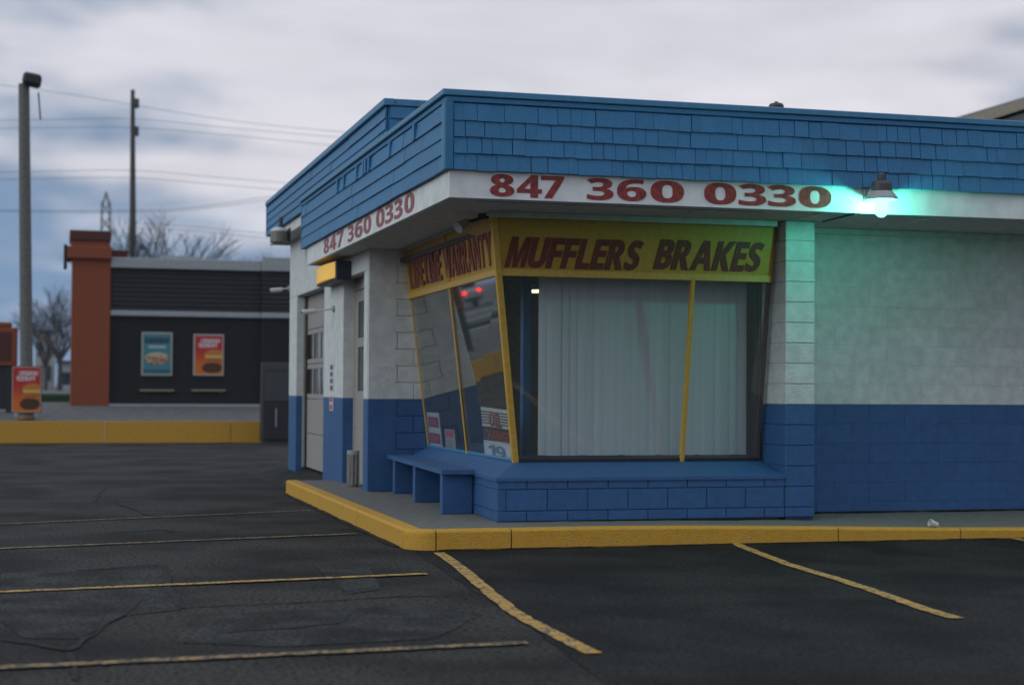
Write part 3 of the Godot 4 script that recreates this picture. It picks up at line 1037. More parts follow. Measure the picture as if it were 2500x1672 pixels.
# ---------------------------------------------------------------- fascia
func shingle_face(parent: Node, start: Vector3, along: Vector3, length: float, y0: float, rows: int, rh: float, w0: float, w1: float) -> void:
	var n := along.cross(Vector3.UP).normalized()
	for r in rows:
		var x := -rng.randf() * w0
		while x < length - 0.02:
			var w := rng.randf_range(w0, w1)
			var xa := maxf(x, 0.0)
			var xb := minf(x + w, length)
			if xb - xa > 0.025:
				# each shingle hangs over the next: thick at its lower edge
				var lowz := 0.020 + rng.randf() * 0.006
				var drop := rng.randf_range(-0.004, 0.004)
				var key := "s%.3f %.3f" % [snappedf(xb - xa, 0.01), rh]
				var wd := snappedf(xb - xa, 0.01) - 0.004
				if not cache.has(key):
					cache[key] = prism([Vector3(0, -0.012, 0.0), Vector3(0, -0.010, 0.022), Vector3(0, rh - 0.008, 0.006), Vector3(0, rh - 0.008, 0.0)], Vector3(wd, 0, 0))
				obj("shingle", cache[key], M.shingle[rng.randi() % 5], parent, start + along * (xa + 0.002) + Vector3(0, y0 + rh * r + drop - start.y, 0) + n * (lowz - 0.018), Basis(along, Vector3.UP, n))
			x += w
	obj("backing", prism([start + Vector3(0, y0 - start.y, 0) - n * 0.002, start + along * length + Vector3(0, y0 - start.y, 0) - n * 0.002, start + along * length + Vector3(0, y0 + rows * rh - start.y, 0) - n * 0.002, start + Vector3(0, y0 + rows * rh - start.y, 0) - n * 0.002], -n * 0.05), M.shingle[3], parent)

func build_fascia() -> void:
	var rh := 0.1445
	var ff := group_node("front_fascia", shop)
	shingle_face(ff, Vector3(0.07, HB, -0.02), Vector3.RIGHT, 8.0, HB, 4, rh, 0.09, 0.19)
	box_at("cap", Vector3(-0.035, HB + 4 * rh + 0.05, -0.09), Vector3(8.1, HT + 0.008, 0.022), M.trim_blue, ff, 0.008)
	box_at("trim_board", Vector3(0.0, HB + 4 * rh, -0.05), Vector3(8.1, HB + 4 * rh + 0.049, 0.004), M.shingle[0], ff)
	box_at("corner_board", Vector3(-0.012, HB - 0.012, -0.07), Vector3(0.066, HB + 4 * rh + 0.002, 0.010), M.shingle[3], ff)
	var sf := group_node("side_fascia", shop)
	shingle_face(sf, Vector3(0.02, HB, -LEN), Vector3(0, 0, 1), LEN - 0.10, HB, 4, rh, 0.5, 1.5)
	box_at("cap", Vector3(-0.035, HB + 4 * rh + 0.05, -LEN), Vector3(0.09, HT + 0.006, -0.091), M.trim_blue, sf, 0.008)
	box_at("trim_board", Vector3(-0.004, HB + 4 * rh, -LEN), Vector3(0.05, HB + 4 * rh + 0.049, -0.051), M.shingle[2], sf)
	box_at("corner_board", Vector3(-0.010, HB - 0.012, -0.13), Vector3(0.04, HB + 4 * rh + 0.001, -0.071), M.trim_blue, sf)
	box_at("end_board", Vector3(-0.006, HB - 0.012, -LEN - 0.03), Vector3(0.30, HT, -LEN - 0.001), M.shingle[1], sf)
	# loose strips in the top course, with dark gaps beside them
	for z in [-1.25, -2.42, -3.55, -3.75, -3.88, -4.3, -5.15, -5.6]:
		box_at("loose_shingle", Vector3(-0.022, HB + 3 * rh - 0.01, z - 0.05), Vector3(0.004, HB + 4 * rh - 0.004, z + 0.02), M.shingle[rng.randi() % 5], sf, 0.003)
	# white band with the phone number
	var bf := group_node("front_band", shop)
	box_at("board", Vector3(0.04, HW, -0.09), Vector3(8.1, HB + 0.004, -0.04), M.band, bf, 0.004)
	box_at("drip_strip", Vector3(0.30, HW - 0.022, -0.075), Vector3(3.0, HW - 0.001, -0.045), M.dark_metal, bf, 0.003)
	var bs := group_node("side_band", shop)
	box_at("board", Vector3(0.04, HW, -8.35), Vector3(0.09, HB + 0.002, -0.091), M.band, bs, 0.004)
	var font := letter_font(0.35)
	var boxes := [["8", 1196, 1256], ["4", 1262, 1323], ["7", 1321, 1377], ["3", 1433, 1498], ["6", 1507, 1578], ["0", 1589, 1670], ["0", 1720, 1798], ["3", 1804, 1871], ["3", 1876, 1944], ["0", 1952, 2030]]
	for q in boxes:
		var yc: float = 451.0 + (q[1] - 1196.0) * (480.0 - 451.0) / (1952.0 - 1196.0)
		var a := on_z(-0.039, q[1], yc)
		var b := on_z(-0.039, q[2], yc)
		put_letter("digit", q[0], font, M.red, bf, Vector3(a.x, a.y - 0.098, -0.0395), Vector3.RIGHT, Vector3.UP, b.x - a.x, 0.196, 0.0, 0.004)
	var sb := [["8", 790.4, 803], ["4", 804.6, 820.4], ["7", 822, 838], ["3", 848.8, 863], ["6", 866, 885], ["0", 887.5, 905.6], ["0", 918, 938], ["3", 939.5, 959], ["3", 961.6, 982], ["0", 987, 1010.5]]
	for q in sb:
		var a := on_x(0.039, q[1], 580)
		var b := on_x(0.039, q[2], 580)
		put_letter("digit", q[0], font, M.red_faded, bs, Vector3(0.0395, HW + 0.035, a.z), Vector3(0, 0, 1), Vector3.UP, b.z - a.z, 0.19, 0.0, 0.004)
	# soffit
	var so := group_node("soffit", shop)
	box_at("soffit_board", Vector3(0.091, HW + 0.012, -8.34), Vector3(8.1, HW + 0.04, -0.092), M.soffit, so, 0.003)
	box_at("soffit_end", Vector3(0.091, HW + 0.0, -8.40), Vector3(XG, HB, -8.341), M.soffit, so, 0.003)
	for x in [1.25, 2.45, 3.65, 4.85, 6.05]:
		box_at("soffit_batten", Vector3(x, HW + 0.006, -0.9), Vector3(x + 0.03, HW + 0.0119, -0.1), M.soffit, so, 0.002)
	var tp := front_pt(0.6, HW - 0.01).z + 0.03
	box_at("cove_trim", Vector3(lean(HW).x - 0.05, HW - 0.045, tp), Vector3(XE, HW + 0.011, tp + 0.04), M.soffit, so)
	var ca := side_pt(0.0, HW - 0.002) + Vector3(-0.015, 0, 0)
	var cb := side_pt(1.0, HW - 0.002) + Vector3(-0.015, 0, 0)
	beam("cove_trim", ca, cb, 0.02, 0.025, Vector3.RIGHT, M.soffit, so)
	box_at("lower_trim", Vector3(3.95, HW - 0.05, ZR + 0.003), Vector3(8.0, HW + 0.011, ZR + 0.035), M.soffit, so)
	# higher fascia over the garage
	var uf := group_node("upper_fascia", shop)
	var h0 := 3.86
	var h1 := 4.41
	var z0 := -2.97
	var z1 := -12.92
	shingle_face(uf, Vector3(0.07, h0, z1), Vector3(0, 0, 1), z0 - z1, h0, 4, 0.118, 1.2, 3.2)
	shingle_face(uf, Vector3(0.09, h0, z0 + 0.02), Vector3.RIGHT, 2.8, h0, 4, 0.118, 0.4, 0.7)
	box_at("cap", Vector3(0.02, h0 + 0.475, z1), Vector3(0.14, h1, z0 + 0.05), M.trim_blue, uf, 0.008)
	box_at("cap", Vector3(0.141, h0 + 0.475, z0 - 0.05), Vector3(2.9, h1 - 0.001, z0 + 0.045), M.trim_blue, uf, 0.008)
	box_at("end_board", Vector3(0.04, h0 - 0.015, z1 - 0.04), Vector3(0.5, h1 - 0.003, z1 - 0.001), M.shingle[1], uf)
	box_at("white_board", Vector3(0.10, h0 - 0.16, z1), Vector3(0.14, h0 - 0.004, z0), M.band, uf)
	box_at("eave_soffit", Vector3(0.141, h0 - 0.15, z1), Vector3(2.8, h0 - 0.11, z0), M.soffit, uf)
	box_at("roof_deck", Vector3(0.2, 4.25, z1), Vector3(13.9, 4.3, z0 - 0.06), M.dark_metal, uf)
	# a vent pipe with a cap
	var at := on_z(-0.62, 1896, 268)
	var v := thing("roof_vent", "dark capped vent pipe standing on the shop roof", "vent", Vector3(at.x, 3.42, -0.62))
	obj("pipe", lathe([[0.0, 0.0], [0.045, 0.0], [0.045, at.y - 3.42 - 0.02], [0.0, at.y - 3.42 - 0.02]], 16), M.dark_metal, v)
	obj("cap", lathe([[0.0, 0.0], [0.058, 0.0], [0.07, 0.012], [0.072, 0.07], [0.060, 0.088], [0.02, 0.096], [0.018, 0.108], [0.0, 0.11]], 18), M.dark_metal, v, Vector3(0, at.y - 3.42 - 0.03, 0))

# ---------------------------------------------------------------- garage side
func build_garage() -> void:
	var g := group_node("garage_wall", shop)
	var top := 3.75
	var d1a := on_x(XG, 724, 723)
	var d1b := on_x(XG, 788.5, 1000)
	var d2a := on_x(XG, 835, 1000)
	var d2b := on_x(XG, 886, 1000)
	var zf := on_x(XG, 704, 1000).z
	var head := d1a.y
	var th := 0.34
	# piers, painted blue below the line
	for q in [[zf, d1a.z, "pier"], [d1b.z, d2a.z, "pier"], [d2b.z, ZW - 0.0, "pier"]]:
		box_at(q[2], Vector3(XG, 0.0, q[0]), Vector3(XG + th, YP, q[1]), M.blue_wall, g, 0.008)
		box_at(q[2], Vector3(XG, YP, q[0]), Vector3(XG + th, head - 0.0, q[1]), M.white_wall, g, 0.008)
	box_at("lintel", Vector3(XG, head + 0.0, zf), Vector3(XG + th, top, ZW), M.white_wall, g, 0.008)
	# sectional garage door
	var gd := group_node("garage_door", shop)
	var xd := XG + 0.14
	var rows := 5
	var ph := (head - SW) / rows
	for r in rows:
		var y0 := SW + r * ph
		if r == 2 or r == 3:
			# framed lights in a row
			var n := 4
			var w := (d1b.z - d1a.z) / n
			box_at("panel", Vector3(xd + 0.02, y0 + 0.004, d1a.z), Vector3(xd + 0.05, y0 + 0.075, d1b.z), M.garage, gd, 0.004)
			box_at("panel", Vector3(xd + 0.02, y0 + ph - 0.075, d1a.z), Vector3(xd + 0.05, y0 + ph - 0.004, d1b.z), M.garage, gd, 0.004)
			for i in n + 1:
				var z := d1a.z + i * w
				box_at("stile", Vector3(xd + 0.018, y0 + 0.076, z - 0.045), Vector3(xd + 0.052, y0 + ph - 0.076, z + 0.045), M.garage, gd, 0.004)
			for i in n:
				box_at("pane", Vector3(xd + 0.032, y0 + 0.074, d1a.z + i * w + 0.044), Vector3(xd + 0.038, y0 + ph - 0.074, d1a.z + (i + 1) * w - 0.044), M.dark_glass, gd, 0.001)
		else:
			box_at("panel", Vector3(xd + 0.02, y0 + 0.004, d1a.z), Vector3(xd + 0.05, y0 + ph - 0.004, d1b.z), M.garage, gd, 0.006)
	box_at("track", Vector3(XG + 0.10, SW, d1a.z - 0.0), Vector3(XG + 0.14, head, d1a.z + 0.07), M.garage, gd)
	box_at("stop", Vector3(XG + 0.155, SW, d1a.z + 0.071), Vector3(XG + 0.158, head, d1a.z + 0.11), M.wood_dark, gd, 0.001)
	# glazed entry door in the second opening
	var ed := group_node("entry_door", shop)
	var z0 := d2a.z
	var z1 := d2b.z
	box_at("frame", Vector3(xd, SW, z0), Vector3(xd + 0.06, head, z0 + 0.07), M.garage, ed)
	box_at("frame", Vector3(xd, SW, z1 - 0.07), Vector3(xd + 0.06, head, z1), M.garage, ed)
	box_at("frame", Vector3(xd, head - 0.16, z0 + 0.071), Vector3(xd + 0.06, head, z1 - 0.071), M.garage, ed)
	var mid := (z0 + z1) * 0.5
	box_at("stile", Vector3(xd + 0.008, SW + 0.01, z0 + 0.075), Vector3(xd + 0.05, head - 0.165, z0 + 0.26), M.garage, ed)
	box_at("stile", Vector3(xd + 0.008, SW + 0.01, z1 - 0.2), Vector3(xd + 0.05, head - 0.165, z1 - 0.075), M.garage, ed)
	for y in [[SW + 0.01, 1.36], [1.92, 2.04], [2.5, head - 0.165]]:
		box_at("rail", Vector3(xd + 0.010, y[0], z0 + 0.261), Vector3(xd + 0.048, y[1], z1 - 0.201), M.garage, ed)
	for y in [[1.35, 1.93], [2.03, 2.51]]:
		box_at("pane", Vector3(xd + 0.026, y[0], z0 + 0.25), Vector3(xd + 0.032, y[1], z1 - 0.19), M.dark_glass, ed, 0.001)
	box_at("handle", Vector3(xd - 0.03, 1.15, mid + 0.3), Vector3(xd + 0.008, 1.19, mid + 0.42), M.grey_metal, ed)
	# litter bin by the door
	var b := thing("litter_bin", "grey ribbed litter bin standing by the entry door", "bin", Vector3(XG + 0.10, SW, on_x(XG, 862, 1170).z))
	var a0 := on_z(b.position.z, 847, 1170)
	var a1 := on_z(b.position.z, 876, 1170)
	b.position.x = (a0.x + a1.x) * 0.5
	var r := (a1.x - a0.x) * 0.5
	obj("body", lathe([[0.0, 0.0], [r * 0.86, 0.0], [r * 0.9, 0.02], [r * 0.98, 0.36], [r, 0.40], [r, 0.42], [r * 0.96, 0.425], [0.0, 0.425]], 18), M.kerb_bare, b)
	obj("rim", lathe([[r * 0.9, 0.40], [r * 1.06, 0.40], [r * 1.06, 0.45], [r * 0.9, 0.455], [r * 0.9, 0.40]], 18), M.grey_metal, b)
	for i in 10:
		var an := TAU * i / 10
		box_at("rib", Vector3(cos(an) * r * 0.97 - 0.006, 0.03, sin(an) * r * 0.97 - 0.006), Vector3(cos(an) * r * 0.97 + 0.006, 0.39, sin(an) * r * 0.97 + 0.006), M.grey_metal, b, 0.002)

	# notices on the middle pier
	for q in [[806, 888, 814, 955, "upright narrow white and violet notice on the garage pier", 0], [805, 965, 813, 1003, "short white and red sticker below the upright notice", 1]]:
		var a := on_x(XG, q[0], q[1])
		var c := on_x(XG, q[2], q[3])
		var t := thing("pier_notice", q[4], "notice", Vector3(XG - 0.001, c.y, (a.z + c.z) * 0.5))
		var hw := absf(c.z - a.z) * 0.5
		var hh := a.y - c.y
		box_at("plate", Vector3(-0.006, 0, -hw), Vector3(0, hh, hw), M.pale, t, 0.002)
		var ink: StandardMaterial3D = mat(lin(0.10, 0.09, 0.22), 0.6) if q[5] == 0 else mat(lin(0.45, 0.08, 0.08), 0.6)
		for k in (4 if q[5] == 0 else 2):
			var n := 4.0 if q[5] == 0 else 2.0
			box_at("mark", Vector3(-0.009, hh * (k + 0.15) / n, -hw * 0.7), Vector3(-0.0061, hh * (k + 0.8) / n, hw * 0.7), ink, t, 0.001)
	# yellow box sign under the eave
	var s0 := on_x(XG - 0.24, 766, 690)
	var s1 := on_x(XG - 0.24, 811, 668)
	var y0 := on_x(XG - 0.24, 811, 677).y
	var bx := thing("box_sign", "yellow faced box sign with a dark case under the eave", "sign", Vector3(XG, y0, (s0.z + s1.z) * 0.5))
	var hl := absf(s1.z - s0.z) * 0.5
	var hh := HW - 0.05 - y0
	box_at("case", Vector3(-0.20, -0.03, -hl - 0.03), Vector3(-0.001, hh, hl + 0.03), mat(lin(0.02, 0.025, 0.04), 0.5), bx, 0.01)
	var st := begin()
	var prev := []
	for i in 9:
		var t := i / 8.0 * 2.0 - 1.0
		var xx := -0.205 - 0.045 * (1.0 - t * t)
		var cur := [Vector3(xx, 0.0, t * hl), Vector3(xx, hh - 0.01, t * hl)]
		if prev:
			quad(st, prev[0], cur[0], cur[1], prev[1], Vector3.LEFT)
			tri(st, prev[0], cur[0], Vector3(-0.2, 0.0, 0), Vector3.DOWN)
			tri(st, prev[1], cur[1], Vector3(-0.2, hh - 0.01, 0), Vector3.UP)
		prev = cur
	var lit_face := mat(lin(0.85, 0.50, 0.012), 0.35, "soft", 0.6)      # a backlit plastic face, glowing faintly
	lit_face.emission_enabled = true
	lit_face.emission = Color(1.0, 0.72, 0.08)
	lit_face.emission_energy_multiplier = 0.28
	obj("face", st.commit(), lit_face, bx)
	# bullet cameras
	bullet_camera("white bullet camera on the garage pier between the doors", on_x(XG, 816, 754), Vector3(-0.28, -0.03, -0.06))
	bullet_camera("white bullet camera at the far corner of the garage wall", on_x(XG, 706, 704), Vector3(-0.16, -0.02, 0.02))
	# service cabinet at the far end of the yellow wall
	var p0 := on_z(-26.6, 640, 1090)
	var p1 := on_z(-26.6, 720, 1090)
	var hy := on_z(-26.6, 660, 884).y
	var sc := thing("service_cabinet", "tall dark steel cabinet at the end of the yellow wall", "cabinet", Vector3((p0.x + p1.x) * 0.5, 0, -26.9))
	var w2 := (p1.x - p0.x) * 0.5
	box_at("case", Vector3(-w2, 0.06, -0.3), Vector3(w2, hy, 0.28), M.black, sc, 0.012)
	box_at("plinth", Vector3(-w2 + 0.03, 0.0, -0.27), Vector3(w2 - 0.03, 0.06, 0.26), M.dark_metal, sc)
	box_at("door", Vector3(-w2 + 0.04, 1.05, 0.281), Vector3(w2 - 0.04, hy - 0.22, 0.30), M.dark_metal, sc)
	box_at("door", Vector3(-w2 + 0.04, 0.12, 0.281), Vector3(w2 - 0.04, 1.02, 0.30), M.black, sc)
	box_at("top_panel", Vector3(-w2 + 0.02, hy - 0.2, 0.281), Vector3(w2 - 0.02, hy - 0.03, 0.295), M.dark_metal, sc)
	box_at("handle", Vector3(-w2 + 0.31, 0.42, 0.301), Vector3(-w2 + 0.34, 0.88, 0.33), M.grey_metal, sc)

func bullet_camera(label: String, at: Vector3, arm: Vector3) -> void:
	var t := thing("security_camera", label, "camera", at, "bullet cameras on the garage wall")
	obj("base", lathe([[0.0, 0.0], [0.045, 0.0], [0.045, 0.02], [0.03, 0.03], [0.0, 0.03]], 14), M.grey_metal, t, Vector3.ZERO, Basis(Vector3(0, 0, 1), PI / 2))
	obj("arm", tube([Vector3(-0.028, 0, 0), arm * 0.55, arm], 0.013), M.pale, t)
	obj("housing", lathe([[0.0, -0.09], [0.030, -0.09], [0.034, -0.08], [0.034, 0.08], [0.028, 0.10], [0.0, 0.10]], 16), M.pale, t, arm + Vector3(-0.05, -0.01, 0), Basis(Vector3(0, 0, 1), PI / 2 + 0.12))
	obj("lens", lathe([[0.0, 0.0], [0.022, 0.0], [0.022, 0.008], [0.0, 0.008]], 14), M.dark_glass, t, arm + Vector3(-0.152, -0.022, 0), Basis(Vector3(0, 0, 1), PI / 2 + 0.12))

# ---------------------------------------------------------------- lamps on the shop
func yard_lamp(label: String, at: Vector3, wall: Vector3, lit: bool) -> Node3D:
	# at: centre of the shade's rim; wall: the way to the wall it is fixed to
	var t := thing("yard_lamp", label, "lamp", at, "yard lamps on the shop")
	obj("shade", lathe([[0.150, -0.005], [0.155, -0.002], [0.150, 0.015], [0.118, 0.055], [0.095, 0.075], [0.092, 0.074], [0.114, 0.05], [0.144, 0.012], [0.150, -0.005]], 28), M.grey_metal, t)
	obj("head", lathe([[0.0, 0.07], [0.094, 0.07], [0.096, 0.085], [0.094, 0.14], [0.08, 0.165], [0.04, 0.175], [0.0, 0.177]], 24), M.dark_metal if lit else M.grey_metal, t)
	var pc := obj("photocell", lathe([[0.0, 0.0], [0.036, 0.0], [0.038, 0.01], [0.038, 0.05], [0.03, 0.07], [0.0, 0.075]], 16), M.dark_metal, t, Vector3(0, 0.175, 0))
	pc.set_meta("label", "dark round light sensor on the lamp head")
	obj("arm", tube([Vector3(0, 0.13, 0) + wall * 0.09, Vector3(0, 0.12, 0) + wall * 0.6, Vector3(0, 0.06, 0) + wall], 0.018), M.grey_metal, t)
	obj("wall_plate", cbox(Vector3(0.10, 0.12, 0.02) if absf(wall.z) > absf(wall.x) else Vector3(0.02, 0.12, 0.10)), M.grey_metal, t, Vector3(0, 0.06, 0) + wall * (1.0 - 0.011 / wall.length()))
	var bulb_m: StandardMaterial3D = glow(Color(0.50, 1.0, 0.92), 3.2) if lit else M.pale
	obj("bulb", lathe([[0.0, -0.165], [0.024, -0.161], [0.048, -0.142], [0.062, -0.11], [0.064, -0.08], [0.054, -0.03], [0.034, 0.02], [0.03, 0.068], [0.0, 0.069]], 20), bulb_m, t)
	if lit:
		var l := OmniLight3D.new()
		l.name = "yard_lamp_light"
		l.light_color = Color(0.35, 1.0, 0.86)
		l.light_energy = 0.74
		l.light_size = 0.04
		l.omni_range = 30.0
		l.omni_attenuation = 2.0
		l.shadow_enabled = true
		t.add_child(l)
		l.position = Vector3(0, -0.10, 0)
	return t

func build_fixtures() -> void:
	var at := on_z(0.17, 2153, 487)
	yard_lamp("glowing mercury lamp with a flared shade on the white band", at, Vector3(-0.03, 0, -0.21), true)
	var far := on_x(-0.06, 681, 593)
	var fl := thing("wall_lamp", "unlit tan wall lamp with a pale dome at the far eave", "lamp", Vector3(-0.06, far.y, far.z))
	obj("refractor", lathe([[0.0, 0.0], [0.120, 0.0], [0.135, 0.012], [0.128, 0.17], [0.0, 0.17]], 24), mat(lin(0.16, 0.145, 0.12), 0.4), fl)
	obj("dome", lathe([[0.0, 0.171], [0.13, 0.171], [0.122, 0.195], [0.08, 0.225], [0.0, 0.235]], 24), M.pale, fl)
	obj("photocell", lathe([[0.0, 0.0], [0.03, 0.0], [0.032, 0.05], [0.028, 0.10], [0.036, 0.11], [0.03, 0.15], [0.0, 0.155]], 14), M.dark_metal, fl, Vector3(0.02, 0.234, 0))
	obj("arm", tube([Vector3(0.10, 0.12, 0), Vector3(0.16, 0.13, 0)], 0.03), M.dark_metal, fl)
	obj("bracket", cbox(Vector3(0.03, 0.2, 0.16)), M.dark_metal, fl, Vector3(0.145, 0.12, 0))
	# conduit from the soffit to the lamp
	var ca := on_y(HW + 0.01, 2010, 540)
	var cb := on_y(HW + 0.01, 2090, 520)
	obj("conduit", tube([Vector3(ca.x, HW + 0.004, ca.z), Vector3(cb.x, HW + 0.004, cb.z)], 0.008), M.dark_metal, shop)
	# two flood lamps and a dome under the soffit
	var p := on_y(HW, 1180, 527)
	var fl2 := thing("flood_lamp", "pair of pale flood lamps on a round box under the soffit", "lamp", Vector3(0.62, HW + 0.012, -0.62))
	fl2.position.x = on_y(HW, 1182, 525).x
	fl2.position.z = on_y(HW, 1182, 525).z
	obj("junction_box", lathe([[0.0, -0.045], [0.055, -0.045], [0.06, -0.04], [0.06, 0.0], [0.0, 0.0]], 18), M.dark_metal, fl2)
	for s in [[Vector3(-0.22, -0.10, 0.02), 0], [Vector3(0.22, -0.08, -0.02), 1]]:
		var e: Vector3 = s[0]
		obj("neck", tube([Vector3(0, -0.03, 0), e * 0.5 + Vector3(0, -0.02, 0), e * 0.8], 0.014), M.dark_metal, fl2)
		var y := (e + Vector3(0, -0.05, 0.08)).normalized()
		var x := y.cross(Vector3(0, 0, 1)).normalized()
		obj("lamp_head", lathe([[0.0, 0.0], [0.03, 0.0], [0.035, 0.03], [0.055, 0.12], [0.058, 0.13], [0.0, 0.122]], 18), M.grey_metal, fl2, e * 0.78, Basis(x, y, x.cross(y)))
	var dm := on_y(HW - 0.06, 1183, 553)
	var dome := thing("dome_camera", "black dome camera under the soffit by the corner sign", "camera", Vector3(dm.x, HW + 0.012, dm.z))
	obj("collar", lathe([[0.0, -0.03], [0.06, -0.03], [0.065, -0.02], [0.065, 0.0], [0.0, 0.0]], 18), M.black, dome)
	obj("dome", lathe([[0.0, -0.085], [0.025, -0.08], [0.045, -0.062], [0.052, -0.04], [0.052, -0.031], [0.0, -0.031]], 18), M.dark_glass, dome)

# ---------------------------------------------------------------- the restaurant next door
func food_print(kind: int) -> Image:
	var w := 112
	var h := 160
	var im := Image.create(w, h, false, Image.FORMAT_RGB8)
	var nz := FastNoiseLite.new()
	nz.seed = 50 + kind
	nz.frequency = 0.08
	for y in h:
		for x in w:
			var c: Color
			var fx := float(x) / w
			var fy := float(y) / h
			var k := nz.get_noise_2d(x, y)
			if kind == 0:
				c = Color(0.27, 0.55, 0.60)
				if fy > 0.1 and fy < 0.24 and fx > 0.06 and fx < 0.92 and fposmod(fx * 9.0 + k, 1.0) < 0.8:
					c = Color(0.15, 0.22, 0.33)
				if fy > 0.29 and fy < 0.36 and fx > 0.2 and fx < 0.8:
					c = Color(0.66, 0.78, 0.80)
				var e := pow((fx - 0.5) / 0.42, 2) + pow((fy - 0.60) / 0.15, 2)
				if e < 1.0:
					c = Color(0.80, 0.76, 0.62) if fy < 0.58 + k * 0.1 else Color(0.60, 0.30, 0.18).lerp(Color(0.85, 0.75, 0.62), clampf(k * 2.0 + 0.4, 0, 1))
				if fy > 0.88 and fy < 0.93:
					c = Color(0.16, 0.32, 0.42)
			else:
				c = Color(0.78, 0.16, 0.13).lerp(Color(0.92, 0.46, 0.10), smoothstep(0.25, 0.8, fy - fx * 0.15))
				if (fy > 0.09 and fy < 0.19 and fx > 0.22 and fx < 0.9 or fy > 0.20 and fy < 0.31 and fx > 0.14 and fx < 0.78) and fposmod(fx * 7.0 + k * 0.6, 1.0) < 0.82:
					c = Color(0.88, 0.80, 0.82)
				if pow((fx - 0.7) / 0.36, 2) + pow((fy - 0.5) / 0.14, 2) < 1.0:
					c = Color(0.85, 0.52, 0.20)
				if fy > 0.5 and fy < 0.57 and fx > 0.38:
					c = Color(0.90, 0.78, 0.42)
				if pow((fx - 0.66) / 0.4, 2) + pow((fy - 0.66) / 0.09, 2) < 1.0:
					c = Color(0.72, 0.26, 0.10).lerp(Color(0.86, 0.58, 0.22), clampf(k + 0.4, 0, 1))
				if pow((fx - 0.62) / 0.36, 2) + pow((fy - 0.82) / 0.13, 2) < 1.0:
					c = Color(0.26, 0.13, 0.05).lerp(Color(0.45, 0.26, 0.08), clampf(k + 0.3, 0, 1))
			if x < 3 or y < 3 or x > w - 4 or y > h - 4:
				c = Color(0.75, 0.72, 0.66)
			im.set_pixel(x, y, Color(c.r * 0.86, c.g * 0.86, c.b * 0.86))
	return im
func print_face(lo: Vector3, hi: Vector3) -> ArrayMesh:
	# an upright sheet facing +z with its own texture coordinates
	var st := begin()
	var p := [Vector3(lo.x, hi.y, hi.z), Vector3(hi.x, hi.y, hi.z), Vector3(hi.x, lo.y, hi.z), Vector3(lo.x, lo.y, hi.z)]
	var uv := [Vector2(0, 0), Vector2(1, 0), Vector2(1, 1), Vector2(0, 1)]
	for i in [0, 1, 2, 0, 2, 3]:
		st.set_normal(Vector3(0, 0, 1))
		st.set_uv(uv[i])
		st.add_vertex(p[i])
	return st.commit()

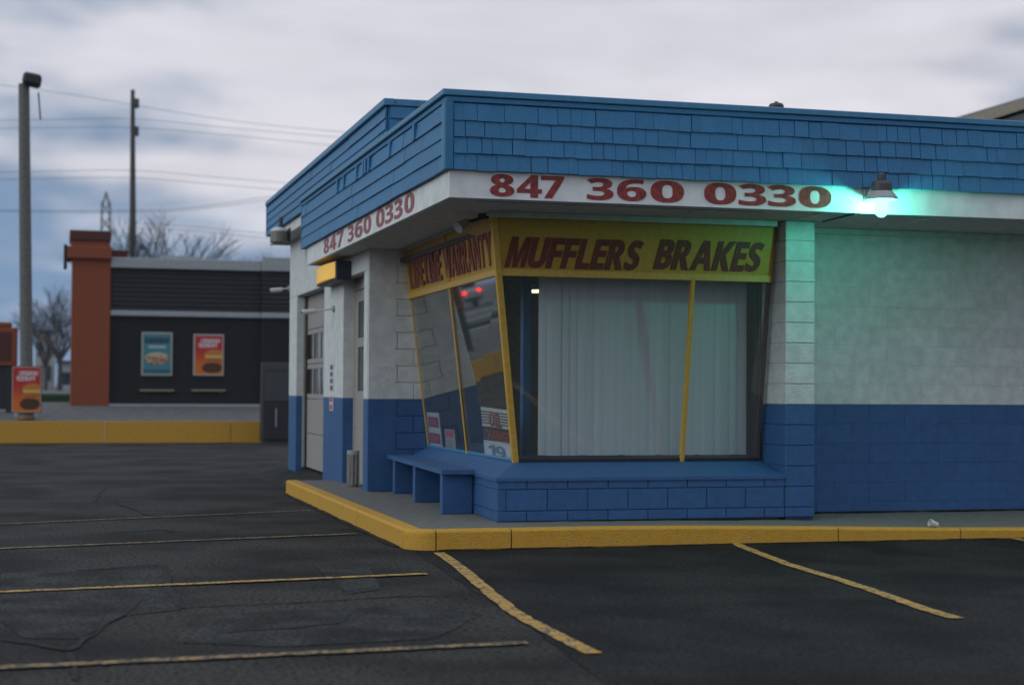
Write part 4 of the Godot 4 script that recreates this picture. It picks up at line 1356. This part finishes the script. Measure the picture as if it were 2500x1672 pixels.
const ZN := -36.0
const YN := 0.84
func build_neighbour() -> void:
	# the higher ground beyond the yellow wall
	var st := begin()
	for q in [[-27.72, 0.525, -34.5, 0.80], [-34.5, 0.80, -39.0, 0.84], [-39.0, 0.84, -90.0, 0.86], [-90.0, 0.86, -1500.0, 0.9]]:
		quad(st, Vector3(-900, q[1], q[0]), Vector3(900, q[1], q[0]), Vector3(900, q[3], q[2]), Vector3(-900, q[3], q[2]), Vector3.UP)
	structure(obj("neighbour_lot", st.commit(), M.lot_concrete))
	var wall := thing("retaining_wall", "low yellow painted retaining wall along the back of the lot", "wall", Vector3(0, 0, -27.6))
	var x := -60.0
	while x < 30.0:
		var w := 3.05
		var pts := PackedVector2Array([Vector2(0.006, -0.05), Vector2(w - 0.006, -0.05), Vector2(w - 0.006, 0.52), Vector2(w - 0.02, 0.535), Vector2(0.02, 0.535), Vector2(0.006, 0.52)])
		obj("wall_section", outline_prism(pts, 0.2), M.kerb_yellow, wall, Vector3(x, rng.randf_range(-0.006, 0.006), -0.2 + rng.randf_range(-0.01, 0.01)))
		x += w
	# restaurant
	var r := thing("restaurant", "dark brown fast food restaurant with a rust red corner tower", "building", Vector3(0, YN, ZN))
	var t0 := on_z(ZN, 170, 988)
	var t1 := on_z(ZN, 265, 988)
	var tow := group_node("tower", r)
	var ytop := on_z(ZN, 220, 563).y - YN
	var ycap := on_z(ZN, 220, 592).y - YN
	var yb1 := on_z(ZN, 220, 612).y - YN
	var yb0 := on_z(ZN, 220, 632).y - YN
	box_at("shaft", Vector3(t0.x, -0.1, -1.3), Vector3(t1.x, yb0 + 0.1, 0.0), M.rust, tow, 0.02)
	box_at("collar", Vector3(t0.x - 0.14, yb0, -1.45), Vector3(t1.x + 0.02, yb1 + 0.12, 0.14), M.rust, tow, 0.02)
	box_at("neck", Vector3(t0.x - 0.04, yb1 + 0.1, -1.35), Vector3(t1.x - 0.02, ycap + 0.06, 0.05), M.rust, tow, 0.02)
	box_at("cap", Vector3(t0.x - 0.08, ycap + 0.05, -1.42), Vector3(t1.x + 0.0, ytop, 0.1), M.rust_dark, tow, 0.02)
	box_at("sign_box", Vector3(t0.x - 0.24, yb0 - 0.25, -1.2), Vector3(t0.x - 0.14, yb1 + 0.2, -0.3), M.black, tow, 0.02)
	var x1 := t1.x
	var xs := on_z(ZN, 637, 800).x
	var xe := 9.0
	var rt := on_z(ZN, 450, 632).y - YN
	var rc := on_z(ZN, 450, 658).y - YN
	var st0 := on_z(ZN, 450, 760).y - YN
	var st1 := on_z(ZN, 450, 773).y - YN
	box_at("wall", Vector3(x1 + 0.002, -0.1, -6.0), Vector3(xs, st1 + 0.02, -0.12), M.brick_dark, r, 0.01)
	box_at("wall", Vector3(xs + 0.001, -0.1, -6.0), Vector3(xe, st1 + 0.02, 0.03), M.brick_dark, r, 0.01)
	var sd := group_node("siding", r)
	var n := 9
	for i in n:
		var y0 := lerpf(st0, rc, float(i) / n)
		var y1 := lerpf(st0, rc, float(i + 1) / n)
		for q in [[x1 + 0.002, xs, -0.12], [xs + 0.002, xe, 0.03]]:
			obj("board", prism([Vector3(q[0], y0, q[2] + 0.03), Vector3(q[0], y0 + 0.01, q[2] + 0.045), Vector3(q[0], y1 + 0.006, q[2] + 0.012), Vector3(q[0], y1 + 0.006, q[2] - 0.05), Vector3(q[0], y0, q[2] - 0.05)], Vector3(q[1] - q[0], 0, 0)), M.siding_dark, sd)
	box_at("parapet_core", Vector3(x1 + 0.004, st0 - 0.02, -6.0), Vector3(xe - 0.01, rc, -0.2), M.siding_dark, r)
	for q in [[x1 + 0.004, xs, 0.0], [xs + 0.002, xe, 0.14]]:
		box_at("coping", Vector3(q[0], rc + 0.008, -6.1), Vector3(q[1], rt + q[2] * 0.8, 0.02 + q[2]), M.coping, r, 0.015)
		box_at("string_course", Vector3(q[0], st1, -0.3), Vector3(q[1], st0, -0.03 + q[2]), M.coping, r, 0.012)
	box_at("red_band", Vector3(x1 - 0.3, rt + 0.001, -2.2), Vector3(x1 + 0.55, rt + 0.32, -1.4), M.rust_dark, r)
	box_at("roof_unit", Vector3(x1 + 1.6, rt, -3.2), Vector3(x1 + 2.75, rt + 0.24, -2.0), M.coping, r)
	box_at("roof_unit", Vector3(x1 + 0.75, rt, -4.2), Vector3(x1 + 1.5, rt + 0.2, -3.0), M.grey_metal, r)
	box_at("kerb", Vector3(x1, -0.1, -0.119), Vector3(xs, 0.03, 0.35), M.coping, r)
	# posters in frames on its wall, with a light bar below each
	for q in [[345, 810, 420, 918, 0, "teal food poster with a white rice dish on the dark wall"], [472, 815, 546, 918, 1, "red and orange burger poster on the dark wall"]]:
		var a := on_z(ZN, q[0], q[1])
		var b := on_z(ZN, q[2], q[3])
		var p := thing("wall_poster", q[5], "poster", Vector3((a.x + b.x) * 0.5, b.y, ZN - 0.12), "posters on the restaurant wall")
		var hw := (b.x - a.x) * 0.5
		var hh := a.y - b.y
		box_at("frame", Vector3(-hw, 0, 0.0), Vector3(hw, hh, 0.05), M.grey_metal, p, 0.01)
		obj("print", print_face(Vector3(-hw + 0.03, 0.03, 0), Vector3(hw - 0.03, hh - 0.03, 0.054)), printed(food_print(q[4])), p)
		var l := on_z(ZN, (q[0] + q[2]) * 0.5, 953)
		var lb := thing("wall_ledge", "pale short ledge on the dark wall below the %s poster" % ["teal", "orange"][q[4]], "ledge", Vector3(l.x, l.y, ZN - 0.12), "ledges under the posters")
		box_at("ledge_board", Vector3(-0.5, -0.03, 0.0), Vector3(0.5, 0.03, 0.09), mat(lin(0.22, 0.18, 0.12), 0.7), lb)
		for s in [-0.35, 0.35]:
			box_at("bracket", Vector3(s - 0.02, -0.09, 0.0), Vector3(s + 0.02, -0.031, 0.06), M.dark_metal, lb)
	# drive-through poster stand behind the yellow wall
	var a := on_z(-28.4, 27, 893)
	var b := on_z(-28.4, 100, 1008)
	var py := 0.55
	var ps := thing("poster_stand", "orange burger poster stand on a curved foot behind the yellow wall", "poster stand", Vector3((a.x + b.x) * 0.5, py, -28.4))
	var hw := (b.x - a.x) * 0.5
	box_at("frame", Vector3(-hw, b.y - py, -0.06), Vector3(hw, a.y - py, 0.04), M.rust_dark, ps, 0.02)
	obj("print", print_face(Vector3(-hw + 0.02, b.y - py + 0.02, 0), Vector3(hw - 0.02, a.y - py - 0.02, 0.044)), printed(food_print(1)), ps)
	obj("foot", lathe([[0.0, 0.0], [hw * 0.55, 0.0], [hw * 0.6, 0.03], [hw * 0.5, 0.12], [hw * 0.55, b.y - py + 0.01], [0.0, b.y - py + 0.01]], 16), mat(lin(0.12, 0.07, 0.03), 0.6), ps)
	# menu board farther left
	var m0 := on_z(-31.5, -60, 893)
	var m1 := on_z(-31.5, 42, 800)
	var my := 0.67
	var mb := thing("menu_board", "rust red menu board on dark legs at the drive-through", "menu board", Vector3((m0.x + m1.x) * 0.5, my, -31.5))
	var mw := (m1.x - m0.x) * 0.5
	box_at("cabinet", Vector3(-mw, m0.y - my, -0.15), Vector3(mw, m1.y - my, 0.12), M.rust, mb, 0.03)
	box_at("crown", Vector3(-mw * 0.5, m1.y - my + 0.001, -0.12), Vector3(mw * 0.72, m1.y - my + 0.14, 0.1), M.rust, mb, 0.03)
	box_at("screen", Vector3(-mw + 0.1, m0.y - my + 0.12, 0.121), Vector3(mw - 0.15, m1.y - my - 0.12, 0.13), M.rust_dark, mb)
	for s in [-0.7, 0.7]:
		box_at("leg", Vector3(s * mw - 0.12, -0.05, -0.1), Vector3(s * mw + 0.12, m0.y - my - 0.001, 0.08), M.black, mb)
	box_at("skirt", Vector3(-mw * 0.7, 0.1, -0.06), Vector3(mw * 0.7, m0.y - my - 0.002, 0.04), M.black, mb)

func build_background() -> void:
	# lot lamp
	var b := on_z(-30.0, 64, 900)
	var top := on_z(-30.0, 57, 205)
	var ly := 0.62
	var lp := thing("lot_lamp", "tall grey lot lamp pole behind the yellow wall", "street lamp", Vector3(b.x + 0.02, ly, -30.0))
	var tp := Vector3(top.x - b.x - 0.02, top.y - ly, 0)
	var st := begin()
	tube_into(st, [Vector3(0, 0, 0), tp * 0.5, tp], [0.165, 0.155, 0.140], 14)
	obj("pole", st.commit(), M.pole, lp)
	box_at("base", Vector3(-0.3, -0.05, -0.3), Vector3(0.3, 0.35, 0.3), M.coping, lp, 0.04)
	obj("arm", tube([tp + Vector3(-0.02, -0.06, 0), tp + Vector3(0.1, 0.06, 0), tp + Vector3(0.3, 0.12, 0.05)], 0.06), M.pole, lp)
	obj("lamp_head", cbox(Vector3(0.46, 0.30, 0.55), 0.06), M.black, lp, tp + Vector3(0.20, 0.10, 0.05), Basis(Vector3(0, 0, 1), -0.16))
	obj("bracket", tube([tp + Vector3(0.36, -0.2, 0), tp + Vector3(0.42, -0.9, 0)], 0.02), M.black, lp)
	# utility pole
	var zu := -75.0
	var u1 := on_z(zu, 322, 219)
	var up := thing("utility_pole", "weathered wooden utility pole behind the restaurant", "utility pole", Vector3(u1.x + 0.1, 0.85, zu))
	st = begin()
	tube_into(st, [Vector3.ZERO, Vector3(0, (u1.y - 0.85) * 0.6, 0), Vector3(-0.08, u1.y - 0.85, 0)], [0.21, 0.17, 0.11], 10)
	obj("pole", st.commit(), M.pole_wood, up)
	for v in [252.0, 320.0]:
		var q := on_z(zu, 328, v)
		box_at("insulator_bracket", Vector3(0.0, q.y - 0.85 - 0.25, -0.14), Vector3(0.26, q.y - 0.85 + 0.25, 0.14), M.dark_metal, up, 0.03)
	# wires
	var wires := [
		[[-400, 160], [100, 220], [326, 256], [560, 294], [860, 324], [1100, 338]],
		[[-400, 300], [100, 292], [326, 290], [560, 312], [860, 338], [1100, 352]],
		[[-400, 320], [100, 312], [326, 312], [560, 330], [760, 350], [1100, 380]],
		[[-400, 430], [100, 418], [326, 416], [520, 432], [690, 446], [1000, 470]],
		[[-400, 450], [100, 436], [326, 434], [520, 450], [690, 464], [1000, 490]],
		[[-400, 505], [100, 514], [326, 513], [450, 508], [640, 482], [900, 440]],
		[[-400, 508], [100, 518], [326, 517], [460, 512], [650, 488], [900, 450]],
		[[326, 545], [440, 551], [560, 562], [660, 571], [900, 592]],
		[[326, 556], [460, 562], [560, 572], [660, 582], [900, 602]]]
	var place := ["highest wire, tied near the top of the utility pole", "second highest wire strung past the utility pole", "third highest wire strung past the utility pole", "upper of the middle pair of wires at the utility pole", "lower of the middle pair of wires at the utility pole", "upper of two wires rising from the pole to the shop eave", "lower of two wires rising from the pole to the shop eave", "upper of the lowest two wires running from the pole", "lowest wire running from the pole above the restaurant roof"]
	var wi := 0
	for w in wires:
		var pts := []
		for i in w.size() - 1:
			for k in 4:
				var p0: Array = w[maxi(i - 1, 0)]
				var p1: Array = w[i]
				var p2: Array = w[i + 1]
				var p3: Array = w[mini(i + 2, w.size() - 1)]
				var t := k / 4.0
				pts.append(on_z(zu + 0.15, cubic_interpolate(p1[0], p2[0], p0[0], p3[0], t), cubic_interpolate(p1[1], p2[1], p0[1], p3[1], t)))
		pts.append(on_z(zu + 0.15, w[-1][0], w[-1][1]))
		tag(obj("power_line", tube(pts, 0.011, 5), M.black), place[wi], "wire", "overhead wires")
		wi += 1
	# lattice mast
	var zm := -240.0
	var l0 := on_z(zm, 243, 700)
	var l1 := on_z(zm, 267, 700)
	var shoulder := on_z(zm, 254, 510).y
	var tip := on_z(zm, 254, 468).y
	var mast := thing("lattice_mast", "thin steel lattice mast far behind the rust red tower", "mast", Vector3((l0.x + l1.x) * 0.5, 0.9, zm))
	var mw := (l1.x - l0.x) * 0.5
	for c in [[-1, -1], [1, -1], [1, 1], [-1, 1]]:
		obj("leg", tube([Vector3(c[0] * mw, 0, c[1] * mw), Vector3(c[0] * mw * 0.85, shoulder - 0.9, c[1] * mw * 0.85), Vector3(0, tip - 0.9, 0)], 0.13, 5), M.dark_metal, mast)
	var yy := 2.0
	while yy < shoulder - 0.9:
		for c in [[-1, 1, 1, 1], [1, 1, 1, -1], [1, -1, -1, -1], [-1, -1, -1, 1]]:
			obj("brace", tube([Vector3(c[0] * mw * 0.88, yy, c[1] * mw * 0.88), Vector3(c[2] * mw * 0.88, yy + 2.0, c[3] * mw * 0.88)], 0.08, 4), M.dark_metal, mast)
		yy += 2.2
	# road beyond the lot, with painted edge lines
	var rd := structure(obj("road", cbox(Vector3(120, 0.02, 15.0), 0.005), M.asphalt, null, Vector3(-68.0, 0.875, -104.0)))
	for z in [-6.9, 0.0, 6.9]:
		obj("edge_line", cbox(Vector3(118, 0.008, 0.22), 0.002), M.pale, rd, Vector3(0, 0.015, z))
	for q in [[-41.0, 0.16, 0.3], [-58.0, 0.16, 0.4], [-72.0, 0.2, 0.5]]:
		structure(obj("lot_kerb", cbox(Vector3(34.0, q[1] * 2.0, q[2]), 0.03), M.coping, null, Vector3(-24.0, 0.85, q[0])))
	# bare trees
	bare_tree("bare brown tree with upswept branches behind the restaurant roof", on_z(-62.0, 378, 700).x, -62.0, on_z(-62.0, 378, 512).y - 0.85, 5, 1.0)
	bare_tree("low bare tree far behind the end of the restaurant", on_z(-80.0, 625, 700).x, -80.0, on_z(-80.0, 625, 616).y - 0.85, 6, 0.5)
	bare_tree("spreading bare tree beyond the lot left of the tower", on_z(-150.0, 146, 800).x, -150.0, on_z(-150.0, 146, 690).y - 0.85, 7, 1.25)
	bare_tree("slim bare tree in the distance beside the pale building", on_z(-170.0, 112, 800).x, -170.0, on_z(-170.0, 112, 745).y - 0.85, 8, 0.9)
	# pale distant building
	var q0 := on_z(-180.0, 84, 900)
	var q1 := on_z(-180.0, 134, 812)
	var db := thing("distant_building", "pale two storey building far beyond the parking lot", "building", Vector3((q0.x + q1.x) * 0.5, 0.88, -180.0))
	var dw := (q1.x - q0.x) * 0.5
	var dh := q1.y - 0.88
	box_at("wall", Vector3(-dw, 0, -6), Vector3(dw, dh, 0), mat(lin(0.34, 0.33, 0.30), 0.8), db, 0.02)
	box_at("roof", Vector3(-dw - 0.2, dh, -6.2), Vector3(dw + 0.2, dh + 0.3, 0.2), M.dark_metal, db, 0.02)
	for i in 2:
		for j in 2:
			box_at("window", Vector3(-dw * 0.75 + i * dw * 0.85, dh * (0.16 + 0.42 * j), 0.001), Vector3(-dw * 0.75 + i * dw * 0.85 + dw * 0.5, dh * (0.42 + 0.42 * j), 0.06), M.dark_glass, db, 0.01)
	var dl := thing("distant_shop", "low grey shop front on the far side of the road", "building", Vector3(q1.x + 1.8, 0.88, -176.0))
	box_at("wall", Vector3(-1.5, 0, -6), Vector3(3.4, 3.0, 0), M.coping, dl, 0.02)
	box_at("roof", Vector3(-1.7, 3.0, -6.2), Vector3(3.6, 3.3, 0.3), M.dark_metal, dl, 0.02)
	box_at("window", Vector3(-1.1, 0.6, 0.001), Vector3(3.0, 2.0, 0.05), M.dark_glass, dl, 0.01)
	# grass verge far left
	structure(obj("grass_verge", cbox(Vector3(60, 0.35, 5.0), 0.05), M.grass, null, Vector3(-32.6, 0.95, -46.0)))
	# gabled building beyond the shop's right end
	var g0 := on_z(-24.0, 2355, 290)
	var g1 := on_z(-24.0, 2500, 244)
	var k := (g1.y - g0.y) / (g1.x - g0.x)
	var gb := thing("gabled_building", "grey gabled building with a tan roof edge behind the shop", "building", Vector3(g0.x, 0, -24.0))
	var ex := -2.4
	var ax := 6.0
	var wallp := PackedVector2Array([Vector2(ex + 0.5, 0), Vector2(ax * 2 - ex - 0.5, 0), Vector2(ax * 2 - ex - 0.5, g0.y + k * (ex + 0.5) - 0.35), Vector2(ax, g0.y + k * ax - 0.35), Vector2(ex + 0.5, g0.y + k * (ex + 0.5) - 0.35)])
	obj("wall", outline_prism(wallp, 12.0), M.coping, gb, Vector3(0, 0, -12.3))
	for s in [-1.0, 1.0]:
		var ra := Vector3(ax, g0.y + k * ax, 0)
		var rb := Vector3(ax + s * (ax - ex), g0.y + k * ex, 0)
		obj("roof", prism([ra, rb, rb - Vector3(0, 0.14, 0), ra - Vector3(0, 0.14, 0)], Vector3(0, 0, -12.6)), M.pole_wood, gb)
		obj("roof_edge", prism([ra + Vector3(0, 0.02, 0.001), rb + Vector3(0, 0.02, 0.001), rb + Vector3(0, -0.24, 0.001), ra + Vector3(0, -0.24, 0.001)], Vector3(0, 0, 0.06)), M.tan, gb)

func grow(st: SurfaceTool, at: Vector3, dir: Vector3, len: float, rad: float, depth: int, r: RandomNumberGenerator, lift: float) -> void:
	var mid := at + dir * len * 0.5 + Vector3(r.randf() - 0.5, r.randf() * 0.4, r.randf() - 0.5) * len * 0.12
	var tip := at + dir * len + Vector3(r.randf() - 0.5, lift, r.randf() - 0.5) * len * 0.12
	tube_into(st, [at, mid, tip], [rad, rad * 0.8, rad * 0.6], 5 if depth > 2 else 3)
	if depth == 0:
		return
	var n := 4 if depth in [1, 2] else 3
	for i in n:
		var side := Vector3(r.randf() - 0.5, 0, r.randf() - 0.5).normalized()
		var d := (dir + side * r.randf_range(0.35, 0.75) + Vector3(0, lift, 0)).normalized()
		var from := mid.lerp(tip, r.randf_range(0.1, 1.0))
		grow(st, from, d, len * r.randf_range(0.58, 0.82), rad * r.randf_range(0.42, 0.6), depth - 1, r, lift)
func bare_tree(label: String, x: float, z: float, height: float, seed_: int, spread: float) -> void:
	var t := thing("bare_tree", label, "tree", Vector3(x, 0.85, z), "bare trees")
	var r := RandomNumberGenerator.new()
	r.seed = seed_
	var trunk := height * 0.3
	var st := begin()
	tube_into(st, [Vector3(0, -0.1, 0), Vector3(0.02, trunk * 0.5, 0), Vector3(0, trunk, 0)], [height * 0.028, height * 0.022, height * 0.02], 8)
	obj("trunk", st.commit(), M.bark, t)
	st = begin()
	for i in 9:
		var a := TAU * i / 9.0 + r.randf() * 0.5
		var d := Vector3(cos(a) * 0.55 * spread, 1.0, sin(a) * 0.55 * spread).normalized()
		grow(st, Vector3(0, trunk * r.randf_range(0.75, 0.98), 0), d, height * r.randf_range(0.24, 0.32), height * 0.012, 4, r, 0.12)
	obj("crown", st.commit(), M.bark, t)

# ---------------------------------------------------------------- the car that the side glass mirrors
func build_car() -> void:
	var p := Vector3(-20.3, 0.89, -105.0)
	var c := thing("parked_car", "silver grey car with lit red tail lamps on the neighbour's lot", "car", p)
	c.rotation.y = -0.5
	c.scale = Vector3(1.0, 1.25, 1.0)
	var prof := PackedVector2Array([Vector2(-2.2, 0.35), Vector2(2.15, 0.35), Vector2(2.2, 0.75), Vector2(2.0, 0.98), Vector2(0.95, 1.05), Vector2(0.35, 1.52), Vector2(-1.75, 1.58), Vector2(-2.1, 1.05), Vector2(-2.22, 0.9)])
	var body := mat(lin(0.24, 0.25, 0.27), 0.3)
	# the outline lies in xy with the nose towards +x; turned so that the tail faces the shop
	var turn := Basis(Vector3.UP, PI / 2)
	obj("body", outline_prism(prof, 1.78), body, c, Vector3(-0.89, 0, 0), turn)
	box_at("rear_window", Vector3(-0.68, 1.08, 2.0), Vector3(0.68, 1.46, 2.03), M.dark_glass, c)
	box_at("bumper", Vector3(-0.85, 0.36, 2.2), Vector3(0.85, 0.58, 2.28), M.black, c, 0.03)
	for s in [-1.0, 1.0]:
		box_at("tail_lamp", Vector3(s * 0.72 - 0.13, 0.84, 2.2), Vector3(s * 0.72 + 0.13, 1.0, 2.25), glow(Color(1.0, 0.10, 0.07), 7.0), c, 0.02)
		box_at("side_window", Vector3(s * 0.90 - 0.012, 1.06, -0.5), Vector3(s * 0.90 + 0.012, 1.42, 1.6), M.dark_glass, c)
		for z in [-1.35, 1.35]:
			var w := group_node("wheel", c, Vector3(s * 0.82, 0.33, z))
			obj("tyre", lathe([[0.19, -0.11], [0.31, -0.11], [0.335, -0.07], [0.335, 0.07], [0.31, 0.11], [0.19, 0.11]], 20), M.black, w, Vector3.ZERO, Basis(Vector3(0, 0, 1), PI / 2))
			obj("rim", lathe([[0.0, -0.085], [0.19, -0.095], [0.19, 0.095], [0.0, 0.085]], 16), M.grey_metal, w, Vector3.ZERO, Basis(Vector3(0, 0, 1), PI / 2))
